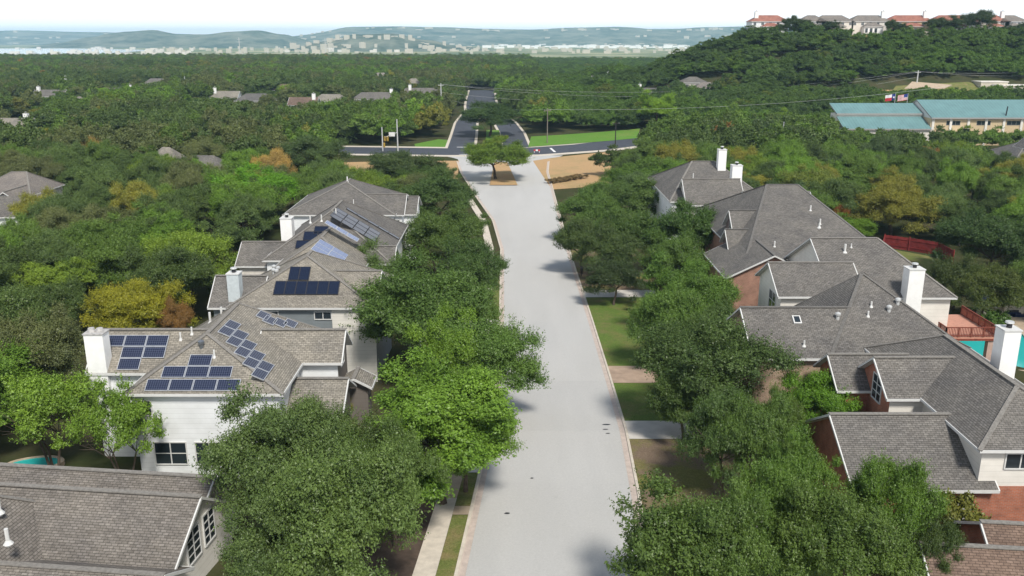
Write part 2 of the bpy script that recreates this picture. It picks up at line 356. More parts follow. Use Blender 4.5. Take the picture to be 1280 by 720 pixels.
for p in ((-12.6, 279), (-4, 279)): mb.poly([(p[0] - 4, 277.2, prof(278) + .1), (p[0] + 4, 277.2, prof(278) + .1), (p[0] + 4, 277.9, prof(278) + .1), (p[0] - 4, 277.9, prof(278) + .1)])
structure(mb, 'road_marking', M['paint'])
mb = MB(); mb.poly([(13.4, 283.5, -4.9), (14.2, 283.5, -4.9), (13.2, 294, -4.9), (12.4, 294, -4.9)]); structure(mb, 'road_marking', M['paint'])
mb = MB(); mb.poly([(-18.5, 296, -4.9), (-12.5, 296, -4.9), (-12.5, 297, -4.9), (-18.5, 297, -4.9)]); structure(mb, 'road_marking', M['paint'])
for (px, py, a, w) in ((758, 531, .28, .75), (757, 537, .2, .5), (760, 542, .18, .4), (634, 642, .25, .4), (665, 598, .2, .25), (950, 0, 0, 0))[:5]:
    p = UG(px, py); mb = MB(); k = 9
    mb.poly([(p[0] + w / 2 * math.cos(2 * math.pi * i / k) * (1 + .3 * math.sin(i * 3)), p[1] + a / 2 * math.sin(2 * math.pi * i / k), prof(p[1]) + .03) for i in range(k)]); structure(mb, 'tar_patch', M['black'])

# ---------------------------------------------------------------- houses
OV = .45
class House:
    def __init__(s, name, loc, label, cat='house', yaw=0, group=None, cap='cap', trim='trim'):
        s.root = empty(name, (loc[0], loc[1], loc[2]), label, cat, group, yaw); s.o = Vector(loc); s.capm = M[cap]; s.trim = M[trim]; s.g = loc[2]
    def L(s, p): return Vector(p) - s.o               # house-local, unrotated
    def block(s, rect, ze, ra, rb, zr, roof, wall, base=None, faces=None, caps=True, ov=OV, wlabel=None, walls2=None):
        x0, x1, y0, y1 = rect; o = s.o; base = s.g - 1.5 if base is None else base
        A, B, C, D = [Vector(p) for p in ((x0, y0, ze), (x1, y0, ze), (x1, y1, ze), (x0, y1, ze))]
        r0, r1 = Vector((ra[0], ra[1], zr)), Vector((rb[0], rb[1], zr))
        alongx = abs(rb[0] - ra[0]) >= abs(rb[1] - ra[1])
        if alongx: polys = [[A, B, r1, r0], [C, D, r0, r1]]; ends = [([D, A, r0], abs(ra[0] - x0) < .05), ([B, C, r1], abs(rb[0] - x1) < .05)]
        else: polys = [[B, C, r1, r0], [D, A, r0, r1]]; ends = [([A, B, r0], abs(ra[1] - y0) < .05), ([C, D, r1], abs(rb[1] - y1) < .05)]
        rf = MB(); fa = MB(); up = Vector((0, 0, .02)); dn = Vector((0, 0, -.17)); wm = MB()
        for p in polys + [e for e, gab in ends if not gab]:
            rf.poly([v - o for v in p])
        edges = []
        if alongx: edges += [(A, B), (C, D)]
        else: edges += [(B, C), (D, A)]
        for e, gab in ends:
            if gab: edges += [(e[0], e[2]), (e[2], e[1])]
            else: edges += [(e[0], e[1])]
        for a, b in edges:
            d = (b - a); n = Vector((d.y, -d.x, 0)).normalized() * .03
            fa.poly([a + n + dn - o, b + n + dn - o, b + n + up - o, a + n + up - o]); fa.poly([a + n + up - o, b + n + up - o, b - o - n * 2 + up, a - o - n * 2 + up])
        under = Vector((0, 0, -.2))
        for p in polys + [e for e, gab in ends if not gab]: fa.poly([v + under - o for v in p[::-1]])
        s.roof = rf.build('roof', roof, s.root); fa.build('fascia', s.trim, s.root)
        # walls follow the roof's underside
        a0, a1, b0, b1 = x0 + ov, x1 - ov, y0 + ov, y1 - ov
        def zu(x, y):                                    # underside height over a wall point
            z = zr
            if alongx:
                ym = ra[1]; z = ze + (zr - ze) * (y - y0) / (ym - y0) if y < ym else ze + (zr - ze) * (y1 - y) / (y1 - ym)
                if not ends[0][1] and x < ra[0]: z = min(z, ze + (zr - ze) * (x - x0) / (ra[0] - x0))
                if not ends[1][1] and x > rb[0]: z = min(z, ze + (zr - ze) * (x1 - x) / (x1 - rb[0]))
            else:
                xm = ra[0]; z = ze + (zr - ze) * (x - x0) / (xm - x0) if x < xm else ze + (zr - ze) * (x1 - x) / (x1 - xm)
                if not ends[0][1] and y < ra[1]: z = min(z, ze + (zr - ze) * (y - y0) / (ra[1] - y0))
                if not ends[1][1] and y > rb[1]: z = min(z, ze + (zr - ze) * (y1 - y) / (y1 - rb[1]))
            return z - .12
        wl = {'s': [(a0, b0), (a1, b0)], 'e': [(a1, b0), (a1, b1)], 'n': [(a1, b1), (a0, b1)], 'w': [(a0, b1), (a0, b0)]}
        mats = [wall]; 
        for k, ((px, py), (qx, qy)) in wl.items():
            top = [(qx, qy, zu(qx, qy))]
            if alongx and k in 'ew' and b0 < ra[1] < b1 and ends[0 if k == 'w' else 1][1]: top.append((px, ra[1], zu(px, ra[1])))
            if not alongx and k in 'sn' and a0 < ra[0] < a1 and ends[0 if k == 's' else 1][1]: top.append((ra[0], py, zu(ra[0], py)))
            top.append((px, py, zu(px, py)))
            mi = 0
            if walls2 and k in walls2:
                mats.append(walls2[k]); mi = len(mats) - 1
            wm.poly([Vector(p) - o for p in [(px, py, base), (qx, qy, base)] + top], mi)
        s.wall = wm.build('wall', mats, s.root)
        if caps:
            cm = MB(); t = Vector((0, 0, .03))
            if (r1 - r0).length > .3: cm.bar(r0 - o + t * .3, r1 - o + t * .3, .34, .07)
            for e, gab in ends:
                if not gab:
                    for c_ in e[:2]:
                        cm.bar(c_ - o, e[2] - o, .3, .06)
            if cm.f: cm.build('ridge_cap', s.capm, s.root)
        return s
    def gable_x(s, rect, ze, zr, roof, wall, hipw=0, hipe=0, **k):
        ym = (rect[2] + rect[3]) / 2; return s.block(rect, ze, (rect[0] + hipw, ym), (rect[1] - hipe, ym), zr, roof, wall, **k)
    def gable_y(s, rect, ze, zr, roof, wall, hips=0, hipn=0, **k):
        xm = (rect[0] + rect[1]) / 2; return s.block(rect, ze, (xm, rect[2] + hips), (xm, rect[3] - hipn), zr, roof, wall, **k)
    def window(s, side, at, z, w, h, cols=2, rows_=1, frame='trim', parent=None):
        # at = (x, y) of the wall plane point in the middle of the window
        x, y = at[0] - s.o.x, at[1] - s.o.y; z -= s.o.z; f = MB(); g = MB()
        def B(mb, u0, u1, z0, z1, d0, d1):
            if side == 's': mb.box(x + u0, x + u1, y - d1, y - d0, z0, z1)
            elif side == 'n': mb.box(x + u0, x + u1, y + d0, y + d1, z0, z1)
            elif side == 'w': mb.box(x - d1, x - d0, y + u0, y + u1, z0, z1)
            else: mb.box(x + d0, x + d1, y + u0, y + u1, z0, z1)
        t = .09
        B(f, -w / 2 - t, -w / 2, z - h / 2 - t, z + h / 2 + t, -.02, .07); B(f, w / 2, w / 2 + t, z - h / 2 - t, z + h / 2 + t, -.02, .07)
        B(f, -w / 2, w / 2, z - h / 2 - t, z - h / 2, -.02, .09); B(f, -w / 2, w / 2, z + h / 2, z + h / 2 + t, -.02, .07)
        for k in range(1, cols): u = -w / 2 + w * k / cols; B(f, u - .04, u + .04, z - h / 2, z + h / 2, -.02, .06)
        for k in range(1, rows_): q = z - h / 2 + h * k / rows_; B(f, -w / 2, w / 2, q - .03, q + .03, -.02, .055)
        B(g, -w / 2, w / 2, z - h / 2, z + h / 2, -.01, .03)
        r = f.build('window', M[frame], s.root); g.build('pane', M['glass'], r)
    def box(s, name, b, m, parent=None):
        o = s.o; return MB().box(b[0] - o.x, b[1] - o.x, b[2] - o.y, b[3] - o.y, b[4] - o.z, b[5] - o.z).build(name, m, parent or s.root)
    def chimney(s, x, y, z0, z1, w, d, m='whitewash', cap='pot'):
        c = s.box('chimney', (x - w / 2, x + w / 2, y - d / 2, y + d / 2, z0, z1), M[m]); o = s.o
        q = MB().box(x - w / 2 - .06 - o.x, x + w / 2 + .06 - o.x, y - d / 2 - .06 - o.y, y + d / 2 + .06 - o.y, z1 + .003 - o.z, z1 + .1 - o.z)
        q.build('chimney_cap', M['trim'] if cap == 'pot' else M['cement'], c)
        if cap == 'pot':
            p = MB(); b_ = Vector((x, y, z1 + .1)) - o; p.tube(b_, b_ + Vector((0, 0, .35)), .2, .2, 10); p.build('flue', M['black'], c)
            MB().tube(b_ + Vector((0, 0, .38)), b_ + Vector((0, 0, .5)), .34, .3, 10).build('flue_hood', M['galv'], c)
        else:
            p = MB(); b_ = Vector((x, y, z1 + .1)) - o
            for k in (-1, 1): p.tube(b_ + Vector((k * w * .22, 0, 0)), b_ + Vector((k * w * .22, 0, .3)), .3, .24, 10)
            p.build('flue', M['cement'], c)
    def pipe(s, p, h=.55, r=.07, m='trim'):
        b_ = Vector(p) - s.o; q = MB(); q.tube(b_ - Vector((0, 0, .25)), b_ + Vector((0, 0, h)), r, r, 7); q.tube(b_ - Vector((0, 0, .1)), b_ + Vector((0, 0, .1)), r * 2.4, r * 1.1, 8); q.build('vent_pipe', M[m], s.root)
    def turbine(s, p, m='galv'):
        b_ = Vector(p) - s.o; q = MB(); q.tube(b_ - Vector((0, 0, .25)), b_ + Vector((0, 0, .2)), .15, .15, 9)
        for z0, z1, r0, r1 in ((.2, .32, .15, .24), (.32, .48, .24, .24), (.48, .58, .24, .08)): q.tube(b_ + Vector((0, 0, z0)), b_ + Vector((0, 0, z1)), r0, r1, 10)
        q.build('roof_vent', M[m], s.root)
def on(px, py, P0, n):                                    # the point of a roof plane seen at a surveyed pixel
    d = Vector(U(px, py, 0)) - Vector((0, 0, H)); c = Vector((0, 0, H)); n = Vector(n)
    return c + d * ((Vector(P0) - c).dot(n) / d.dot(n))
class Plane:
    def __init__(s, a, b, c):
        s.p = Vector(a); s.n = (Vector(b) - s.p).cross(Vector(c) - s.p).normalized()
        if s.n.z < 0: s.n = -s.n
        s.u = Vector((0, 0, 1)).cross(s.n).normalized(); s.v = s.n.cross(s.u)
    def at(s, px, py): return on(px, py, s.p, s.n)
PVMESH = {}
def panel_proto(kind, w, h):
    if (kind, w, h) in PVMESH: return PVMESH[(kind, w, h)]
    f = MB(); t = .045
    f.box(0, w, 0, t, .06, .14); f.box(0, w, h - t, h, .06, .14); f.box(0, t, t, h - t, .06, .14); f.box(w - t, w, t, h - t, .06, .14)
    g = MB(); g.box(t, w - t, t, h - t, .07, .125)
    PVMESH[(kind, w, h)] = (f, g); a = f.build('solar_panel', M['alu'] if kind != 'pv_d' else M['black']); b = g.build('cells', M[kind]); 
    ma, mb_ = a.data, b.data; bpy.data.objects.remove(a); bpy.data.objects.remove(b)
    PVMESH[(kind, w, h)] = (ma, mb_); return PVMESH[(kind, w, h)]
def panels(house, pl, p0, cells, kind='pv', w=1.68, h=1.0, gap=.04):
    ma, mb_ = panel_proto(kind, w, h); p0 = Vector(p0)
    for (i, j) in cells:
        p = p0 + pl.u * i * (w + gap) + pl.v * j * (h + gap)
        o = bpy.data.objects.new('solar_panel', ma); COL.objects.link(o); o.parent = house.root
        mt = Matrix((pl.u, pl.v, pl.n)).transposed().to_4x4(); mt.translation = p - house.o; o.matrix_local = mt
        c = bpy.data.objects.new('cells', mb_); COL.objects.link(c); c.parent = o

KEEP = []      # footprints where no fill tree stands: (x0,x1,y0,y1)
def keep(*r): KEEP.append(r)

# --- left row
S = M['sh_tan']
h = House('house', (-22, 66, -1.3), 'white two storey house with blue solar panels and white chimney, left of the street')
h.block((-28.2, -16.6, 59.2, 73.7), 6, (-23.3, 63.7), (-23.3, 71.6), 9.1, S, M['white'])
h.block((-32.9, -23.5, 63.3, 69.6), 6, (-32.9, 66.3), (-23.6, 66.3), 8.55, S, M['white'], caps=True)
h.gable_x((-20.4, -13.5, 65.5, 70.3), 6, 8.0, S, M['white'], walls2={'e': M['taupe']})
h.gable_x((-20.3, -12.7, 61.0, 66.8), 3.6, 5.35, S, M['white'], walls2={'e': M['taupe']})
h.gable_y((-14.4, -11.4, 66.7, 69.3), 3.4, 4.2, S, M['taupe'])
h.chimney(-31.9, 63.9, 4.5, 9.1, 1.45, 1.1, 'whitewash', 'pots')
h.window('s', (-26.95, 59.65), 4.75, .95, 1.1, 2, 2); h.window('s', (-25.4, 59.65), 1.1, 2.3, 1.7, 2, 2); h.window('s', (-22.5, 59.65), 1.1, 2.0, 1.7, 2, 2)
h.window('e', (-13.95, 67.8), 5.9, 1.3, 1.5, 2, 2)
pw = Plane((-32.9, 63.3, 6), (-23.5, 63.3, 6), (-32.9, 66.3, 8.55))
p0 = pw.at(146.5, 463); 
panels(h, pw, p0, [(0, 0), (0, 1), (1, 1), (0, 2), (1, 2), (-1, 2)])
pf = Plane((-28.2, 59.2, 6), (-16.6, 59.2, 6), (-23.3, 63.7, 9.1))
p0 = pf.at(181, 489.5); panels(h, pf, p0, [(0, 0), (1, 0), (2, 0), (3, 0)]); p0 = pf.at(201.5, 473); panels(h, pf, p0, [(0, 0), (1, 0), (2, 0), (1, 1)])
pe = Plane((-16.6, 59.2, 6), (-16.6, 73.7, 6), (-23.3, 63.7, 9.1))
pa, pb = pe.at(329, 477), pe.at(286.5, 422.5); st = (pb - pa) / 4; sv = abs(st.dot(pe.v)); 
for k in range(5): panels(h, pe, pa + st * k, [(0, 0), (1, 0)], w=1.5, h=sv - .04)
for ax, ay in ((341, 408), (354, 411), (367, 412), (333, 402)): panels(h, pe, pe.at(ax, ay), [(0, 0)], w=1.5, h=1.0)
for q in ((252, 434), ): h.turbine(pf.at(*q), 'steel')
h.pipe(pw.at(226, 424)); h.pipe(pf.at(268, 446)); h.pipe(pw.at(240, 417))
h.pipe((-25.6, 71, 7.6), .9, .1); h.pipe((-25.0, 72.2, 7.7), .9, .1)
keep(-34, -10, 50, 78)

h = House('house', (-21, 88, -3.2), 'blue-grey house with one long black solar array, behind the white solar-panelled house')
G = M['sh_grey']
h.block((-28.4, -13.4, 83.4, 96), 5, (-21.3, 88.9), (-21.3, 91), 9.0, M['sh_tan'], M['blue_grey'])
h.gable_x((-20.5, -13.5, 83.7, 93.2), 5.05, 7.5, M['sh_tan'], M['cream'])
h.gable_x((-30.6, -25.2, 84.4, 90.8), 4.7, 7.2, M['sh_grey'], M['blue_grey'])
h.chimney(-28.0, 85.6, 3.5, 8.0, 1.2, 1.2, 'pale_blue')
h.box('wall', (-18.0, -13.7, 83.77, 83.86, -4, 4.85), M['cream'])
h.window('s', (-18.9, 83.84), 4.1, 1.6, .7, 2, 1); h.window('s', (-24.0, 83.84), 3.7, 1.2, 1.6, 1, 1)
pl = Plane((-28.4, 83.4, 5), (-13.4, 83.4, 5), (-21.3, 88.9, 9.0))
panels(h, pl, pl.at(341.5, 369), [(k, 0) for k in range(6)], 'pv_d', w=1.08, h=1.72, gap=.01); panels(h, pl, pl.at(360, 351), [(0, 0), (1, 0)], 'pv_d', w=1.05, h=1.75, gap=.01)
for q in ((330, 345), (337, 333), (347, 327), (346, 338)): h.turbine((-24.9 + R.uniform(-.6, .6), 90.5 + R.uniform(-1.5, 2.5), 6.9))
keep(-32, -11, 80, 98)

h = House('house', (-23, 110, -4.1), 'grey-roofed house with pale and dark solar panels on many slopes, left of the street')
h.block((-28.6, -17.6, 99.5, 112), 4.2, (-23.1, 104.3), (-23.1, 110), 7.5, M['sh_tan'], M['stucco'])
h.block((-31.2, -15.4, 106.5, 128), 4.0, (-23.6, 113.5), (-23.6, 121), 9.0, G, M['white'])
h.gable_x((-20, -14.6, 106, 111), 3.7, 5.4, G, M['white'])
h.gable_x((-35.5, -29.5, 109, 116.5), 2.6, 5.0, M['sh_grey'], M['stucco'])
h.chimney(-29.8, 114.5, 1, 7.8, 1.5, 1.4)
pl = Plane((-17.6, 99.5, 4.2), (-17.6, 112, 4.2), (-23.1, 104.3, 7.5))
panels(h, pl, pl.at(425, 333), [(i, j) for i in range(3) for j in range(2)], 'pv_sheen', w=1.68, h=1.9, gap=.02)
pl = Plane((-15.4, 106.5, 4), (-15.4, 128, 4), (-23.6, 113.5, 9.0))
panels(h, pl, pl.at(446, 303), [(0, j) for j in range(3)], 'pv_sheen', w=1.5, h=1.5); panels(h, pl, pl.at(468, 303), [(i, j) for i in range(3) for j in range(4)], 'pv_d', w=1.7, h=1.6, gap=.06); panels(h, pl, pl.at(498, 300), [(0, j) for j in range(5)], 'pv_d', w=.9, h=1.6)
pl = Plane((-31.2, 106.5, 4), (-15.4, 106.5, 4), (-23.6, 113.5, 9.0))
panels(h, pl, pl.at(378.5, 301), [(0, 0), (1, 0)], 'pv_d', w=1.75, h=1.5, gap=.05); panels(h, pl, pl.at(392, 293), [(0, 0)], 'pv_d', w=1.75, h=1.3); panels(h, pl, pl.at(369, 311), [(0, 0)], 'pv_d', w=1.75, h=1.3)
for q in ((388, 278), (402, 276), (420, 268)): h.pipe(pl.at(*q), .8, .09)
keep(-37, -12, 97, 130)

h = House('house', (-26, 146, -5), 'grey hip-roofed house with white walls and open porch, farthest of the left row')
h.block((-36.5, -18.5, 137.5, 156), 3.6, (-27.5, 145.5), (-27.5, 149), 7.6, M['sh_grey'], M['white'])
h.gable_x((-27, -17.2, 138.5, 147.5), 3.4, 6.0, M['sh_grey'], M['white'], walls2=None)
h.gable_x((-24, -15.5, 141, 150), 3.0, 5.2, M['sh_grey'], M['white'])
h.window('s', (-19.2, 138.95), 1.2, 2.2, 2.6, 1, 1, 'trim'); h.window('s', (-32, 137.95), 1.5, 2, 1.4, 2, 1)
h.pipe((-27.5, 146.2, 7.6), .8, .12); h.pipe((-25.5, 139.9, 4.3), 1.4, .07)
keep(-38, -14, 130, 158)

# near left corner roof
yaw = math.radians(-6.6)
A = Vector(U(170, 616, 5.4))
h = House('house', (A.x, A.y, 0), 'brown-grey shingled house in the lower left corner with white gable and arched window', yaw=yaw)
ox, oy = A.x, A.y
T = M['sh_brown']
h.gable_x((ox - 12, ox + 4.0, oy - 4.6, oy + 4.6), 2.4, 5.4, T, M['cream'], hipw=0)
B_ = Vector(U(120, 588, 5.0)); dB = B_ - A; dB = Vector((dB.x * math.cos(-yaw) - dB.y * math.sin(-yaw), dB.x * math.sin(-yaw) + dB.y * math.cos(-yaw)))
h.gable_x((ox - 14, ox + 3.4, oy + dB.y - 4, oy + dB.y + 4), 2.6, 5.0, T, M['cream'])
h.block((ox - 16, ox - 3.0, oy - 12, oy + 2.5), 2.4, (ox - 8, oy - 5), (ox - 8, oy - 3), 6.6, T, M['cream'])
h.gable_x((ox - 6, ox + 4.5, oy - 8.6, oy - 2.6), 2.5, 4.0, T, M['cream'])
h.window('e', (ox + 3.56, oy - .7), 2.7, 1.5, 1.9, 2, 4); h.window('e', (ox + 3.56, oy + 1.3), 2.7, 1.3, 1.9, 2, 4)
for (u, v, z) in ((-6.2, -3.2, 5.6), (-4.2, -5.4, 5.2), (-4.6, -6.5, 4.9)): h.pipe((ox + u, oy + v, z), .8, .11)
keep(-40, -12, 25, 52)

# --- right row
h = House('house', (30, 59, -.6), 'grey-roofed house with red brick gables, white walls and white chimney, nearest of the right row')
h.block((29.9, 38.9, 51.2, 70.5), 5.5, (34.4, 55.7), (34.4, 66.2), 8.1, G, M['cream'])
h.gable_x((22.0, 31.5, 51.0, 61.6), 2.75, 5.75, G, M['brick'], walls2={'s': M['brick']})
h.gable_x((27.4, 34.3, 59.6, 65.8), 5.45, 7.55, G, M['cream'], walls2={'w': M['brick']})
h.gable_x((25.2, 33.0, 63.4, 69.0), 4.5, 6.5, G, M['brick'])
h.box('brick_base', (30.3, 38.6, 51.6, 51.75, -2, 2.75), M['brick'])
h.window('s', (32.9, 51.65), 4.55, 1.9, 1.0, 2, 1); h.window('s', (36.2, 51.65), 4.55, 1.4, 1.0, 2, 1); h.window('s', (29.6, 51.45), 1.2, .8, 1.3, 1, 2)
h.window('w', (27.85, 62.4), 5.2, 1.5, 1.9, 2, 3)
h.chimney(37.2, 62.5, 4, 9.9, 1.25, 1.3)
h.pipe((34.6, 70, 6), .5)
keep(19, 42, 44, 71)
h = House('house', (32, 78, -2.5), 'large grey hip-roofed house with tan brick gable and small skylight, second of the right row', cap='cap_d')
h.block((26.8, 39.2, 69.5, 82.5), 5, (32.2, 78.2), (32.4, 78.4), 10.0, G, M['cream'], caps=True)
h.gable_x((20.2, 30, 69.42, 79.6), 4.9, 7.85, G, M['brick_tan'])
pl = Plane((20, 69.5, 5), (40, 69.5, 5), (32, 78.2, 10))
p = pl.at(996, 400); o = h.o
sk = MB()
mt = Matrix((pl.u, pl.v, pl.n)).transposed().to_4x4(); mt.translation = p - o
sk.box(-.35, .35, -.45, .45, -.05, .1); so = sk.build('skylight', M['trim'], h.root); so.matrix_local = mt
sg = MB(); sg.box(-.24, .24, -.34, .34, .1, .13); g_ = sg.build('pane', M['glass'], so)
for q in ((1047, 398), (1085, 395), (1111, 389), (1122, 380), (1089, 383), (1005, 432)): h.turbine(pl.at(*q), 'galv') if R.random() < .4 else h.pipe(pl.at(*q), .45, .08)
keep(18, 43, 68, 88)
h = House('house', (36, 95, -3.3), 'grey-roofed house with tall white chimney and white gable, third of the right row')
h.gable_x((27.0, 36, 85.6, 94.4), 5.5, 8.0, G, M['cream'])
h.block((33.7, 46.8, 88.6, 106), 4.5, (33.7, 97.2), (41.3, 97.2), 9.0, G, M['cream'])
h.window('w', (27.45, 88.8), 4.2, 2.2, 1.9, 2, 2)
h.chimney(41.9, 88.6, -3, 7.7, 1.6, 1.5)
pl = Plane((33, 88.6, 4.5), (46, 88.6, 4.5), (33.7, 97.2, 9.0))
h.pipe(pl.at(1056, 315), .9, .12); h.pipe(pl.at(1064, 309), .4, .07); h.pipe(pl.at(1024, 284), .5, .1)
# raised deck on its posts
dk = h.box('deck', (45.2, 50.6, 86.8, 94.5, .6, .8), M['deck_floor']); o = h.o
r_ = MB()
for (a, b_) in (((45.2, 86.8), (50.6, 86.8)), ((50.6, 86.8), (50.6, 94.5)), ((45.2, 86.8), (45.2, 88.6))):
    pa, pb = Vector((a[0], a[1], 0)) - o, Vector((b_[0], b_[1], 0)) - o; n = max(1, int((pb - pa).length / .16)); za = .8 - o.z
    r_.bar((pa.x, pa.y, za + 1.0), (pb.x, pb.y, za + 1.0), .12, .08); r_.bar((pa.x, pa.y, za + .1), (pb.x, pb.y, za + .1), .08, .08)
    for k in range(n + 1):
        q = pa.lerp(pb, k / n); w = .06 if k % 8 == 0 else .025; r_.box(q.x - w, q.x + w, q.y - w, q.y + w, za, za + 1.02)
r_.bar(Vector((45.2, 86.78, .38)) - o, Vector((50.6, 86.78, .38)) - o, .08, .22)
r_.build('railing', M['deck'], dk)
for q in ((50.1, 87.2), (45.6, 87.2), (50.1, 94)): MB().box(q[0] - .3 - o.x, q[0] + .3 - o.x, q[1] - .3 - o.y, q[1] + .3 - o.y, -5 - o.z, .598 - o.z).build('deck_post', M['post'], dk)
keep(25, 52, 84, 108)
h = House('house', (38, 122, -4), 'grey-roofed house with rose brick side gable and two dark dormers, fourth of the right row', cap='cap_d')
h.block((29.5, 48.5, 108, 142), 3.6, (37.0, 127), (41.5, 127), 10.2, G, M['brick_rose'])
h.block((26.2, 38.0, 104.3, 117.2), 2.3, (32.1, 104.3), (32.1, 117.2), 5.2, G, M['brick_rose'])
h.gable_x((30.2, 38, 117.8, 124.0), 5.0, 7.6, G, M['brick_mauve'])
h.gable_x((28.8, 36, 114.2, 119.2), 3.6, 5.8, G, M['brick_mauve'])
h.window('w', (30.65, 120.9), 5.6, 1.2, 1.3, 2, 1)
pl = Plane((29.5, 108, 3.6), (48.5, 108, 3.6), (37, 127, 10.2))
for q in ((968, 308), (1013, 263), (1025, 280)): h.pipe(pl.at(*q), .7, .1)
keep(24, 50, 103, 144)
h = House('house', (34, 156, -5), 'grey-roofed house with two white chimneys, farthest of the right row')
h.block((26.5, 43.5, 146, 172), 4.2, (32.5, 159), (36.5, 159), 9.2, G, M['white'])
h.gable_x((28.6, 38.5, 142.6, 152.8), 4.2, 7.8, G, M['cream'])
h.gable_x((37.5, 48.5, 136, 148), 3.6, 6.6, G, M['white'])
h.chimney(37.2, 156.5, 3, 11.6, 1.4, 1.4); h.chimney(38.2, 149.6, 3, 9.8, 1.7, 1.6)
h.pipe((31, 150, 7.2), 1.2, .08)
keep(24, 50, 140, 174)
# bottom right corner
A = Vector(U(1200, 682, 4.3)); yaw = math.radians(-6)
h = House('house', (A.x, A.y, 0), 'red-brown shingled roof of the house in the lower right corner', yaw=yaw, cap='cap')
h.gable_x((A.x - 2.1, A.x + 12, A.y - 5, A.y + 5), 1.6, 4.3, M['sh_red'], M['brick'], trim if False else 0) if False else h.gable_x((A.x - 2.1, A.x + 12, A.y - 5, A.y + 5), 1.6, 4.3, M['sh_red'], M['brick'])
h.gable_x((A.x + 2.0, A.x + 14, A.y - 1.5, A.y + 6.5), 2.1, 4.4, M['sh_red'], M['brick'])
keep(16, 40, 34, 51)

# --- far-left house and house at right edge
A = Vector(U(22, 232, 2)); 
h = House('house', (A.x, A.y, -5), 'mauve-roofed house with white gable among the woods at the left edge', cap='cap')
h.block((A.x - 9, A.x + 4.5, A.y - 4, A.y + 10), .6, (A.x - 3, A.y + 4), (A.x, A.y + 4), 4.2, M['sh_pink'], M['stucco'])
h.gable_y((A.x - 1.5, A.x + 5.5, A.y - 9, A.y + 2), -.2, 2.2, M['sh_pink'], M['white'], walls2={'s': M['brick_rose']})
h.window('s', (A.x + 2, A.y - 8.55), 1.0, 1.6, 1.0, 2, 1)
h.chimney(A.x - 8, A.y + 2, -2, 5.5, 1.2, 1.2)
keep(A.x - 11, A.x + 10, A.y - 26, A.y + 14)
A = Vector(U(1272, 190, 0))
h = House('house', (A.x, A.y, -5), 'dark grey roof with white gable dormer at the right edge, below the teal roofs')
h.block((A.x - 6, A.x + 12, A.y - 10, A.y + 8), -1.0, (A.x + 2, A.y - 1), (A.x + 4, A.y - 1), 3.6, M['sh_dark'], M['white'])
h.gable_y((A.x - 1.6, A.x + 5, A.y - 8, A.y), 1.6, 4.4, M['sh_dark'], M['white'])
h.window('s', (A.x + 1.7, A.y - 7.55), 1.2, 1.6, 1.8, 2, 2)
keep(A.x - 8, A.x + 14, A.y - 40, A.y + 10)

